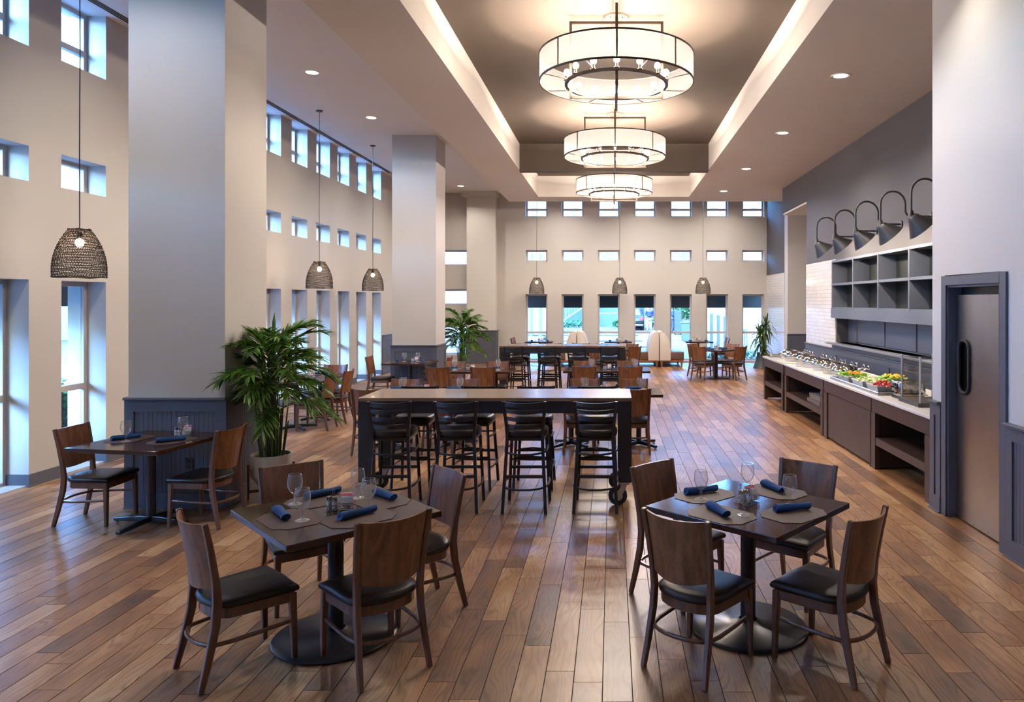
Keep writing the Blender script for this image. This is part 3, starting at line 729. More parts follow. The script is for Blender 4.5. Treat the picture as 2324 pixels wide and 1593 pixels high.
# ================================================================== furniture
# ---- dining chair, faces +y
def make_chair():
    p = Proto('dining_chair')
    for s in (-1, 1):
        p.part('leg', MB().bar([(s*.205, .205, 0), (s*.200, .200, .22), (s*.195, .195, .39)], [.027, .034, .040], [.027, .034, .040], (1, 0, 0)), 'wood_chair', bevel=.004, seg=1)
    for s in (-1, 1):
        p.part('leg', MB().bar([(s*.198, -.275, 0), (s*.190, -.235, .16), (s*.184, -.200, .32), (s*.182, -.190, .44), (s*.188, -.200, .56), (s*.197, -.228, .73), (s*.205, -.258, .875)],
                               [.026, .028, .030, .030, .030, .030, .030], [.030, .038, .044, .044, .036, .032, .028], (1, 0, 0)), 'wood_chair', bevel=.004, seg=1)
    def outline(g):
        P = [(.215+g, .215+g), (.195+g, -.10)]
        for i in range(1, 9):
            a = -i*PI/9; P.append(((.195+g)*cos(a), -.10+(.115+g)*sin(a)))
        P += [(-.195-g, -.10), (-.215-g, .215+g), (0, .225+g)]
        return P
    p.part('seat_frame', MB().prism(outline(-.008), .340, .398), 'wood_chair', bevel=.004, seg=1)
    m = MB(); lay = [(-.004, .398), (.006, .404), (.010, .418), (.004, .433), (-.016, .443), (-.06, .449), (-.12, .451)]
    n = len(outline(0)); 
    for g, z in lay:
        sc = outline(g) if g > -.03 else [(x*(1+g/.22), y*(1+g/.22)) for x, y in outline(0)]
        m.v += [(x, y, z) for x, y in sc]
    m.f += [tuple(range(n-1, -1, -1))]+[(k*n+i, k*n+(i+1) % n, (k+1)*n+(i+1) % n, (k+1)*n+i) for k in range(len(lay)-1) for i in range(n)]+[tuple((len(lay)-1)*n+i for i in range(n))]
    p.part('seat_cushion', m, 'vinyl', smooth=50)
    m = MB(); nu, nv = 12, 6; th = .007                                       # curved plywood back
    for sgn in (1, -1):
        for j in range(nv+1):
            t = j/nv; z = .530+.340*t; yb = -.196-.060*t**1.25; hw = .178+.014*t
            for i in range(nu+1):
                u = -1+2*i/nu; zz = z-(.030*(1-u*u) if j == 0 else 0)-(.018*(1-u*u) if j == 1 else 0)*.5-(.010*(1-u*u) if j == nv else 0)
                m.v.append((u*hw, yb-.052*(1-u*u)+sgn*th, zz))
    S = (nu+1)*(nv+1)
    for j in range(nv):
        for i in range(nu):
            a = j*(nu+1)+i; m.f.append((a, a+1, a+nu+2, a+nu+1)); m.f.append((S+a, S+a+nu+1, S+a+nu+2, S+a+1))
    rim = [i for i in range(nu+1)]+[j*(nu+1)+nu for j in range(1, nv+1)]+[nv*(nu+1)+i for i in range(nu-1, -1, -1)]+[j*(nu+1) for j in range(nv-1, 0, -1)]
    for k in range(len(rim)):
        a, b = rim[k], rim[(k+1) % len(rim)]; m.f.append((a, S+a, S+b, b))
    p.part('backrest', m, 'wood_panel', smooth=40)
    path = [(.198, .20, .235), (.200, .02, .228), (.196, -.12, .224)]
    for i in range(1, 10):
        a = -i*PI/10; path.append((.190*cos(a), -.15-.115*abs(sin(a))**.8, .222))
    path += [(-.196, -.12, .224), (-.200, .02, .228), (-.198, .20, .235)]
    p.part('stretcher', MB().tube(path, .0115, 6), 'wood_chair', smooth=60)
    return p
CH = make_chair()
def chair(x, y, deg, label, group='wooden dining chairs'):
    return CH.place(label, 'chair', (x, y, 0), R(deg-90), group)

# ---- ladder-back bar stool, faces +y
def make_stool():
    p = Proto('bar_stool')
    for s in (-1, 1): p.part('leg', MB().tube([(s*.205, .215, 0), (s*.172, .175, .70)], .0155, 4), 'black')
    for s in (-1, 1):
        p.part('back_post', MB().bar([(s*.205, -.255, 0), (s*.190, -.225, .30), (s*.172, -.190, .62), (s*.168, -.182, .74), (s*.178, -.195, .86), (s*.200, -.235, 1.068)], .030, [.03, .03, .034, .034, .03, .028], (1, 0, 0)), 'black', bevel=.004, seg=1)
    for k, (z, yb, hw) in enumerate(((.832, -.190, .172), (.905, -.204, .180), (.978, -.218, .188), (1.046, -.231, .196))):
        m = MB(); n = 10; h = .036 if k < 3 else .042
        for i in range(n+1):
            u = -1+2*i/n; dy = -.045*(1-u*u); dz = -.012*(1-u*u)
            for a, b in ((-1, -1), (1, -1), (1, 1), (-1, 1)): m.v.append((u*hw, yb+dy+a*.005, z+dz+b*h/2))
        for i in range(n):
            for q in range(4): m.f.append((i*4+q, i*4+(q+1) % 4, i*4+4+(q+1) % 4, i*4+4+q))
        p.part('slat', m, 'black', smooth=40)
    m = MB(); O = []
    for i in range(28):
        a = 2*PI*i/28; ex = 2/3.2; c, s_ = cos(a), sin(a)
        O.append((math.copysign(abs(c)**ex, c)*.205, math.copysign(abs(s_)**ex, s_)*.205+.005))
    lay = [(.95, .715), (1.0, .722), (1.02, .745), (1.0, .768), (.93, .783), (.75, .790), (.4, .792)]
    for g, z in lay: m.v += [(x*g, y*g, z) for x, y in O]
    n = 28; m.f += [tuple(range(n-1, -1, -1))]+[(k*n+i, k*n+(i+1) % n, (k+1)*n+(i+1) % n, (k+1)*n+i) for k in range(len(lay)-1) for i in range(n)]+[tuple((len(lay)-1)*n+i for i in range(n))]
    p.part('seat_cushion', m, 'vinyl', smooth=50)
    p.part('seat_frame', MB().box(-.185, .185, -.185, .19, .685, .716), 'black', bevel=.006)
    for z, hw, yf, yr in ((.575, .182, .188, -.205), (.246, .196, .203, -.230)):
        path = [(hw, yf, z), (hw+.022, yf*.4, z), (hw+.022, yr*.4, z), (hw, yr+.02, z), (hw*.7, yr-.012, z-.008), (hw*.3, yr-.03, z-.014), (-hw*.3, yr-.03, z-.014), (-hw*.7, yr-.012, z-.008), (-hw, yr+.02, z), (-hw-.022, yr*.4, z), (-hw-.022, yf*.4, z), (-hw, yf, z)]
        p.part('ring_rail', MB().tube(path, .0105, 6), 'black', smooth=60)
    p.part('foot_bar', MB().box(-.19, .19, .188, .206, .335, .365), 'black'); p.part('foot_bar', MB().box(-.18, .18, -.225, -.208, .335, .365), 'black')
    p.part('foot_arch', MB().tube([(-.185, .19, .42), (-.12, .196, .448), (0, .198, .458), (.12, .196, .448), (.185, .19, .42)], .009, 6), 'black', smooth=60)
    for x, y in ((.205, .215), (-.205, .215), (.205, -.255), (-.205, -.255)): p.part('glide', MB().lathe([(.014, 0), (.017, .003), (.017, .010)], 10, (x, y, 0)), 'chrome')
    return p
ST = make_stool()

# ---- tables
def top_mb(w_, d_, z0=.724, z1=.76): return MB().box(-w_/2, w_/2, -d_/2, d_/2, z0, z1)
def make_sq(base, size=.91):
    p = Proto('dining_table'); p.part('table_top', top_mb(size, size), 'table', bevel=.004)
    p.part('mounting_plate', MB().box(-.24, .24, -.05, .05, .708, .724).box(-.05, .05, -.24, .24, .708, .724), 'black')
    p.part('pillar', MB().lathe([(.046, .03), (.046, .71)] if base == 'round' else [(.038, .05), (.038, .71)], 20), 'black', smooth=50)
    if base == 'round':
        p.part('base_disc', MB().lathe([(1e-4, .0), (.352, 0), (.36, .006), (.36, .014), (.345, .024), (.10, .036), (.055, .055)], 48, cap=False), 'black', smooth=40)
    else:
        for a in (0, PI/2):
            p.part('base_bar', MB().bar([(-.37, 0, .030), (-.10, 0, .050), (.10, 0, .050), (.37, 0, .030)], .05, [.035, .05, .05, .035], (0, 1, 0)), 'black', rot=(0, 0, a), bevel=.008)
        for x, y in ((.355, 0), (-.355, 0), (0, .355), (0, -.355)): p.part('glide', MB().lathe([(.016, 0), (.016, .014)], 10, (x, y, 0)), 'chrome')
    return p
SQR, SQX = make_sq('round'), make_sq('cross', .90)
def make_long(w_=1.58, d_=.78):
    p = Proto('long_dining_table'); p.part('table_top', top_mb(w_, d_), 'table', bevel=.004)
    for s in (-1, 1):
        x = s*w_*.30
        p.part('mounting_plate', MB().box(x-.04, x+.04, -.24, .24, .708, .724), 'black')
        p.part('pillar', MB().lathe([(.036, .05), (.036, .71)], 16, (x, 0, 0)), 'black', smooth=50)
        for a in (R(45), R(-45)):
            c_, s_ = cos(a), sin(a)
            p.part('base_bar', MB().bar([(x-.33*c_, -.33*s_, .028), (x-.09*c_, -.09*s_, .05), (x+.09*c_, .09*s_, .05), (x+.33*c_, .33*s_, .028)], .045, [.032, .05, .05, .032], (-s_, c_, 0)), 'black', bevel=.007)
        for q in range(4):
            a = R(45+90*q); p.part('glide', MB().lathe([(.014, 0), (.014, .013)], 8, (x+.315*cos(a), .315*sin(a), 0)), 'chrome')
    return p
LG = make_long()
def make_small():
    p = Proto('booth_table'); p.part('table_top', top_mb(.86, .75), 'table', bevel=.004)
    p.part('pillar', MB().lathe([(.036, .03), (.036, .724)], 12), 'black', smooth=50)
    p.part('base_disc', MB().lathe([(1e-4, 0), (.27, 0), (.27, .014), (.05, .04)], 24, cap=False), 'black', smooth=40); return p
SM = make_small()

# ---- bar tables on casters
def make_bar():
    p = Proto('bar_table'); L, D, H = 2.70, .76, 1.07
    p.part('bar_top', MB().box(-L/2, L/2, -D/2, D/2, H-.035, H), 'bartop', bevel=.004)
    for s in (-1, 1):
        p.part('apron', MB().box(-L/2+.02, L/2-.02, s*(D/2-.035)-.02, s*(D/2-.035)+.02, H-.155, H-.035), 'blackwood', bevel=.003)
        p.part('end_apron', MB().box(s*(L/2-.035)-.02, s*(L/2-.035)+.02, -D/2+.055, D/2-.055, H-.155, H-.035), 'blackwood', bevel=.003)
    for sx in (-1, 1):
        for sy in (-1, 1):
            x, y = sx*(L/2-.068), sy*(D/2-.068)
            lg = p.part('leg', MB().box(x-.066, x+.066, y-.066, y+.066, .235, H-.035), 'blackwood', bevel=.004)
            wx = x-.05
            p.sub(lg, 'caster_plate', MB().box(x-.05, x+.05, y-.05, y+.05, .226, .236), 'zinc')
            p.sub(lg, 'caster_fork', MB().bar([(x, y-.035, .228), (x-.02, y-.035, .17), (wx-.02, y-.033, .092)], .055, .006, (1, 0, 0)).bar([(x, y+.035, .228), (x-.02, y+.035, .17), (wx-.02, y+.033, .092)], .055, .006, (1, 0, 0)).box(x-.045, x+.045, y-.036, y+.036, .205, .226), 'zinc')
            wh = MB().lathe([(.05, -.022), (.085, -.022), (.094, -.012), (.094, .012), (.085, .022), (.05, .022), (.05, -.022)], 28, cap=False); wh.v = [(a+wx-.02, y+c, b+.094) for a, b, c in wh.v]
            p.sub(lg, 'caster_wheel', wh, 'rubber', smooth=40)
            hb = MB().lathe([(1e-4, -.02), (.052, -.02), (.052, .02), (1e-4, .02)], 16, cap=False); hb.v = [(a+wx-.02, y+c, b+.094) for a, b, c in hb.v]
            p.sub(lg, 'caster_hub', hb, 'zinc')
    return p
BT = make_bar()
bars = [((-1.155, 7.56), 'near', 'long oak-topped bar table on casters, nearer one'), ((-1.06, 15.95), 'far', 'long oak-topped bar table farther back in the room')]
for (x, y), nm, lab in bars:
    BT.place(lab, 'bar table', (x, y, 0), 0, 'oak-topped bar tables')
sx_near = [-2.135, -1.497, -.835, -.155]; sx_far = [-2.07, -1.38, -.735, -.056]
for i in range(4):
    ST.place('black ladder-back bar stool before near bar table, %s from the left' % ORD[i], 'bar stool', (sx_near[i], 7.17, 0), R((3, 2, 0, -1)[i]), 'bar stools, near side of near bar table')
    ST.place('black bar stool behind the near bar table, %s from the left' % ORD[i], 'bar stool', ((-2.155, -1.497, -.85, -.173)[i], 7.98, 0), PI+R((2, -2, 1, 0)[i]), 'bar stools, far side of near bar table')
    ST.place('black ladder-back bar stool before far bar table, %s from the left' % ORD[i], 'bar stool', (sx_far[i], 15.58, 0), R((0, 2, -2, 1)[i]), 'bar stools, near side of far bar table')
    ST.place('black bar stool behind the far bar table, %s from the left' % ORD[i], 'bar stool', (sx_far[i]+.02, 16.40, 0), PI+R((1, 0, -2, 2)[i]), 'bar stools, far side of far bar table')

# ---- place settings
def make_mat():
    a, b, c = .20, .15, .075
    return MB().prism([(-a+c, -b), (a-c, -b), (a, -b+c), (a, b-c), (a-c, b), (-a+c, b), (-a, b-c), (-a, -b+c)], 0, .003).mesh('placemat', 'mat')
MATM = make_mat()
def make_nap():
    m = MB(); n = 12; segs = 10; L = .225
    for k in range(segs+1):
        t = k/segs; x = -L/2+L*t; r = .024+.0035*sin(t*5+1)
        for i in range(n):
            a = 2*PI*i/n; rr_ = r*(1+.05*sin(3*a+4*t)); m.v.append((x+(.008*sin(a) if k in (0, segs) else 0), rr_*1.18*cos(a), max(0, .021+rr_*.88*sin(a))))
    for k in range(segs):
        for i in range(n): m.f.append((k*n+i, k*n+(i+1) % n, (k+1)*n+(i+1) % n, (k+1)*n+i))
    m.f += [tuple(range(n)), tuple(segs*n+n-1-i for i in range(n))]
    p = Proto('rolled_napkin'); p.part('roll', m, 'napkin', smooth=50)
    fl_ = MB()
    for k in range(9):
        t = k/8; x = -L/2+.02+(L-.05)*t; a0 = R(150-95*t)
        for j in range(2):
            a = a0-j*.12; r = .0285; fl_.v.append((x, r*1.18*cos(a), .021+r*.9*sin(a)))
    fl_.f += [(2*k, 2*k+1, 2*k+3, 2*k+2) for k in range(8)]
    p.part('flap_fold', fl_, 'napkin', smooth=60, fix=False)
    p.part('spiral_end', MB().tube([(-L/2-.002, .013*cos(a)*(1-a/14), .022+.011*sin(a)*(1-a/14)) for a in [i*.6 for i in range(16)]], .0035, 4), 'napkin')
    return p
NP = make_nap()
def make_goblet():
    p = Proto('water_goblet')
    p.part('foot', MB().lathe([(.040, 0), (.040, .0025), (.012, .009), (.0075, .02)], 20), 'goblet', smooth=60)
    p.part('stem', MB().lathe([(.0075, .02), (.0065, .03), (.010, .043), (.0065, .052), (.010, .064)], 12, cap=False), 'goblet', smooth=60)
    p.part('bowl', MB().lathe([(.002, .062), (.018, .068), (.033, .085), (.043, .112), (.045, .132), (.042, .160), (.0375, .184)], 24, cap=False), 'goblet', smooth=70)
    p.part('rim', MB().tube([(.0368*cos(2*PI*i/24), .0368*sin(2*PI*i/24), .184) for i in range(24)], .0018, 5, closed=True), 'goblet')
    return p
GB = make_goblet()
def make_caddy():
    p = Proto('condiment_caddy')
    for k, x in enumerate((-.052, -.018)):
        sp_ = p.part('shaker', MB().lathe([(.016, .002), (.016, .060), (.013, .064)], 14, (x, -.012*k, 0)), pm('shaker_glass', (.42, .45, .50), .2), smooth=40)
        p.sub(sp_, 'shaker_cap', MB().lathe([(.0165, .060), (.0165, .082), (.010, .086)], 14, (x, -.012*k, 0)), 'chrome', smooth=40)
    m = MB()
    for z in (.006, .036):
        m.tube([(-.074, -.032, z), (0, -.032, z), (0, .024, z), (-.074, .024, z)], .0022, 4, closed=True)
    m.tube([(-.035, .024, .004), (-.035, .024, .118), (-.024, .024, .118), (-.024, .024, .004)], .003, 5)
    p.part('wire_rack', m, 'chrome')
    b = MB(); n_ = 7
    for i in range(n_+1):
        x = .006+.078*i/n_
        for y in (-.03, .03): b.tube([(x, y, .012), (x+.008, y, .044)], .0016, 3)
    for z in (.012, .028, .044): b.tube([(.004, -.03, z), (.090, -.03, z), (.090, .03, z), (.004, .03, z)], .002, 4, closed=True)
    b.box(.006, .088, -.028, .028, .010, .013)
    p.part('packet_basket', b, 'chrome')
    cols = [('yellow_packet', (.80, .68, .25)), ('pink_packet', (.80, .16, .32)), ('pink_packet', (.80, .20, .36)), ('white_packet', (.80, .80, .82)), ('white_packet', (.75, .76, .80))]
    for i, (nm, c) in enumerate(cols):
        p.part('sugar_packet', MB().cbox((.046+.004*(i % 2), .022-.011*i, .046+.005*(4-i)), (.066, .007, .062), (R(8-4*i), R(3*i-5), R(4*i-6))), pm(nm, c, .7))
    return p
CD = make_caddy()
ZT_ = .7602
def setting(tname, seats, caddy=None, gob=True, grp=None):
    """seats: list of (place word, mat xy, mat deg, napkin xy, napkin deg, goblet xy)"""
    for (w_, mxy, md, nxy, nd, gxy) in seats:
        if mxy:
            o = link('placemat', MATM, None, (mxy[0], mxy[1], ZT_), R(md)); tag(o, 'brown woven octagonal placemat, %s of %s' % (w_, tname), 'placemat', 'woven placemats')
        z = ZT_+.0032 if mxy else ZT_
        if nxy: NP.place('navy rolled napkin, %s of %s' % (w_, tname), 'napkin', (nxy[0], nxy[1], z), R(nd), 'rolled navy napkins')
        if gxy:
            on = mxy and (abs(gxy[0]-mxy[0]) < .17 and abs(gxy[1]-mxy[1]) < .17)
            GB.place('clear stemmed water goblet, %s of %s' % (w_, tname), 'glass', (gxy[0], gxy[1], z if on else ZT_), 0, 'stemmed water goblets')
    if caddy:
        CD.place('chrome caddy of shakers and sugar packets on %s' % tname, 'caddy', (caddy[0], caddy[1], ZT_), R(caddy[2]), 'condiment caddies')
def seat_at(w_, cx, cy_, deg, r=.27, lat=.14, n_off=0., inn=.16):
    """one setting for a guest sitting in direction deg from the table centre"""
    d = (cos(R(deg)), sin(R(deg))); s_ = (-d[1], d[0])
    m_ = (cx+d[0]*r, cy_+d[1]*r)
    return (w_, m_, deg+90, (m_[0]-s_[0]*n_off, m_[1]-s_[1]*n_off), deg+90+6, (m_[0]-d[0]*inn*.75+s_[0]*lat, m_[1]-d[1]*inn*.75+s_[1]*lat))

# T1 left foreground
T1 = 'left foreground table'
SQR.place('square dark table on black disc base, left foreground', 'table', (-1.667, 4.40, 0), R(44), 'square dining tables')
chair(-2.07, 4.08, 47, 'walnut chair at near-left side of left foreground table')
chair(-1.34, 4.10, 133, 'walnut chair at near-right side of left foreground table')
chair(-1.307, 4.81, 221, 'walnut chair at far-right side of left foreground table')
chair(-2.11, 4.95, -52, 'walnut chair at far-left side of left foreground table')
setting(T1, [('near-left place', (-1.86, 4.22), -46, (-1.935, 4.265), -52, (-1.775, 4.18)), ('near-right place', (-1.47, 4.24), 46, (-1.492, 4.275), 50, (-1.475, 4.42)),
             ('far-right place', (-1.47, 4.61), -44, (-1.458, 4.68), -44, (-1.625, 4.66)), ('far-left place', (-1.85, 4.62), 44, (-1.872, 4.72), 47, (-1.965, 4.52))], (-1.655, 4.41, 12))
# T2 right foreground
T2 = 'right foreground table'
SQR.place('square dark table on black disc base, right foreground', 'table', (.845, 4.53, 0), R(48), 'square dining tables')
chair(.50, 4.12, 51, 'walnut chair at near-left side of right foreground table')
chair(1.21, 4.13, 135, 'walnut chair at near-right side of right foreground table')
chair(1.24, 5.03, 230, 'walnut chair at far-right side of right foreground table')
chair(.464, 5.0, -46, 'walnut chair at far-left side of right foreground table')
setting(T2, [('far-left place', (.60, 4.74), 42, (.585, 4.79), 22, (.565, 4.63)), ('far-right place', (1.08, 4.83), -48, (1.078, 4.88), -70, (.90, 4.84)),
             ('near-left place', (.645, 4.31), -46, (.632, 4.345), -72, (.777, 4.285)), ('near-right place', (1.075, 4.33), 40, (1.085, 4.39), 15, (1.10, 4.51))], (.845, 4.58, 40))
# T3 two-seat table at the near column
T3 = 'two-seat table at nearest column'
SQX.place('square dark table with cross base against nearest column', 'table', (-4.19, 6.63, 0), R(-9), 'square dining tables')
chair(-4.73, 6.73, 0, 'walnut chair left of the nearest column table')
chair(-3.73, 6.70, 172, 'walnut chair right of the nearest column table')
setting(T3, [('left place', (-4.42, 6.68), 80, (-4.44, 6.66), 45, (-4.36, 6.54)), ('right place', (-3.98, 6.60), 70, (-3.96, 6.55), 35, (-3.975, 6.76))], (-4.03, 6.84, 10))
# T4 by the left windows
T4 = 'window-side table behind the palm'
LG.place('long dark table by left windows behind the near palm', 'table', (-5.0, 12.02, 0), R(90), 'long dining tables')
chair(-4.66, 12.22, 180, 'walnut chair, farther of two along window-side table')
chair(-4.70, 11.55, 180, 'walnut chair, nearer of two along window-side table')
chair(-5.03, 13.02, -90, 'walnut chair at far end of window-side table')
setting(T4, [seat_at('near right place', -5.0, 11.62, 0, .22), seat_at('far right place', -5.0, 12.3, 0, .22), seat_at('end place', -5.0, 12.3, 90, .28)])
# T5 second column
T5 = 'two-seat table at second column'
SQX.place('square dark table against the second column', 'table', (-4.20, 15.20, 0), R(-4), 'square dining tables')
chair(-4.82, 15.22, 0, 'walnut chair left of the second column table')
chair(-3.62, 15.15, 180, 'walnut chair right of the second column table')
setting(T5, [seat_at('left place', -4.2, 15.2, 180, .26, -.05), seat_at('right place', -4.2, 15.2, 0, .26, .05)], (-4.16, 15.35, 0))
# T6..T9 long tables in the middle
for nm, lab, cx, cy_, fx, bx_, dy in (
    ('left rear long table', 'long dark table left of aisle before far bar table', -2.61, 13.42, (-3.06, -2.27), (-3.02, -2.20), .30),
    ('left middle long table', 'long dark table left of aisle behind near bar table', -2.64, 10.20, (-3.22, -2.30), (-3.05, -2.19), .30),
    ('right middle long table', 'long dark table right behind the near bar table', -.10, 10.22, (-.44, .30), (-.40, .316), .30),
    ('right rear long table', 'long dark table right before the far bar table', -.095, 13.55, (-.49, .325), (-.53, .315), .30)):
    LG.place(lab, 'table', (cx, cy_, 0), 0, 'long dining tables')
    for i, w_ in ((0, 'left'), (1, 'right')):
        chair(fx[i], cy_-.36, 90, 'walnut chair, near %s side of %s' % (w_, nm)); chair(bx_[i], cy_+.36, -90, 'walnut chair, far %s side of %s' % (w_, nm))
    seats = []
    for i, w_ in ((0, 'left'), (1, 'right')):
        x = cx+(-.40 if i == 0 else .40)
        seats.append(seat_at('near %s place' % w_, x, cy_-.0, -90, .21, .13)); seats.append(seat_at('far %s place' % w_, x, cy_, 90, .21, -.10))
    setting(nm, seats, (cx, cy_, 0))
# T10 far right
T10 = 'square table near the dracaena'
SQR.place('square dark table on disc base near the dracaena', 'table', (2.74, 19.2, 0), R(45), 'square dining tables')
chair(2.35, 18.86, 52, 'walnut chair, near left of table near the dracaena')
chair(3.14, 18.84, 128, 'walnut chair, near right of table near the dracaena')
chair(3.10, 19.62, 228, 'walnut chair, far right of table near the dracaena')
chair(2.36, 19.60, -48, 'walnut chair, far left of table near the dracaena')
setting(T10, [seat_at('near-left place', 2.74, 19.2, 225), seat_at('near-right place', 2.74, 19.2, 315), seat_at('far-right place', 2.74, 19.2, 45), seat_at('far-left place', 2.74, 19.2, 135)], (2.74, 19.2, 20))
# booths and wall tables
def make_booth():
    p = Proto('booth_bench'); Lb = 1.45
    for s, w_ in ((-1, 'left'), (1, 'right')):
        pr = [(s*.012, .20), (s*.335, .20), (s*.345, .46), (s*.315, .72), (s*.25, .93), (s*.17, 1.05), (s*.09, 1.085), (s*.03, 1.07), (s*.012, 1.03)]
        bk = p.part('padded_back', MB().prism_ax(pr, 0, Lb, 'y'), 'whitevinyl', smooth=40, bevel=.008)
        p.sub(bk, 'piping', MB().tube([(x, -.002, z) for x, z in pr[1:]], .008, 5), 'whitevinyl', smooth=60)
        p.part('seat_cushion', MB().box(*sorted((s*.30, s*.76)), .012, Lb, .22, .47), 'brownvinyl', bevel=.03, seg=3, smooth=60)
        p.part('base_rail', MB().box(*sorted((s*.01, s*.74)), .03, Lb, .165, .225), 'booth_wood')
        for x in (.075, .69):
            for y in (.07, Lb-.08): p.part('leg', MB().bar([(s*x, y, 0), (s*x, y, .17)], [.045, .075], [.045, .075], (1, 0, 0)), 'booth_wood')
    return p
BO = make_booth()
BO.place('cream back-to-back booth bench, left of two', 'booth', (-1.09, 22.45, 0), 0, 'back-to-back booths at the far wall')
BO.place('cream back-to-back booth bench, right of two', 'booth', (1.46, 22.45, 0), 0, 'back-to-back booths at the far wall')
for x, nm in ((-2.28, 'left far wall table'), (.19, 'middle far wall table'), (2.72, 'right far wall table')):
    SM.place('small dark table under far windows, %s booth' % ('left of left' if x < -1 else 'between the' if x < 1 else 'right of right'), 'table', (x, 23.0, 0), 0, 'small tables at the far wall')
    setting(nm, [seat_at('left place', x, 23.0, 180, .25, -.08), seat_at('right place', x, 23.0, 0, .25, .08)], (x, 23.1, 0))
chair(-2.88, 22.86, 0, 'walnut chair nearer, left of left far wall table'); chair(-2.90, 23.36, 0, 'walnut chair farther, left of left far wall table')
chair(3.38, 22.82, 180, 'walnut chair nearer, right of right far wall table'); chair(3.42, 23.32, 180, 'walnut chair farther, right of right far wall table')
T11 = 'square table behind far bar table'
SQR.place('square dark table partly hidden behind far bar table', 'table', (0., 19.2, 0), R(45), 'square dining tables')
chair(.42, 18.80, 133, 'walnut chair, near right of table behind far bar table')
chair(.38, 19.60, 227, 'walnut chair, far right of table behind far bar table')
chair(-.42, 18.80, 47, 'walnut chair, near left of table behind far bar table')
chair(-.38, 19.60, -47, 'walnut chair, far left of table behind far bar table')
# ================================================================== plants
def frond_mesh(rr, L, droop, nl, ll, up):
    """pinnate frond in its own frame: starts at origin, leaves along +x, arches down"""
    m = MB(); P = []
    N = 10
    for i in range(N+1):
        t = i/N; P.append(Vector((L*(t*.92), .02*L*sin(3*t+rr.random()), L*(up*t-droop*t*t))))
    m.tube(P, [.006*(1-.75*i/N)+.0012 for i in range(N+1)], 4)
    def at(t):
        f_ = t*N; i = min(int(f_), N-1); return P[i].lerp(P[i+1], f_-i), (P[i+1]-P[i]).normalized()
    for k in range(nl):
        t = .22+.78*k/(nl-1)
        o, T = at(min(t, .999)); side = Vector((-T.y, T.x, 0)).normalized()
        for s in (-1, 1):
            l = ll*(1-.55*abs(t-.52)*1.6)*rr.uniform(.85, 1.15); w_ = .0125*rr.uniform(.85, 1.25)
            ang = R(rr.uniform(34, 56)-18*t); dirv = (T*cos(ang)+side*s*sin(ang)).normalized(); dirv.z += rr.uniform(-.05, .22); dirv.normalize()
            sag = rr.uniform(.05, .34); nrm = dirv.cross(Vector((0, 0, 1))).normalized(); upv = nrm.cross(dirv)
            pts = []
            for q, wq in ((0, .25), (.3, 1.), (.62, .85), (1., .03)):
                c = o+dirv*l*q+Vector((0, 0, -sag*l*q*q)); pts.append((c-nrm*w_*wq+upv*.004*wq, c-upv*.002, c+nrm*w_*wq+upv*.004*wq))
            base = len(m.v)
            for a, b, c in pts: m.v += [tuple(a), tuple(b), tuple(c)]
            for q in range(3):
                b0 = base+q*3; m.f += [(b0, b0+1, b0+4, b0+3), (b0+1, b0+2, b0+5, b0+4)]
    return m
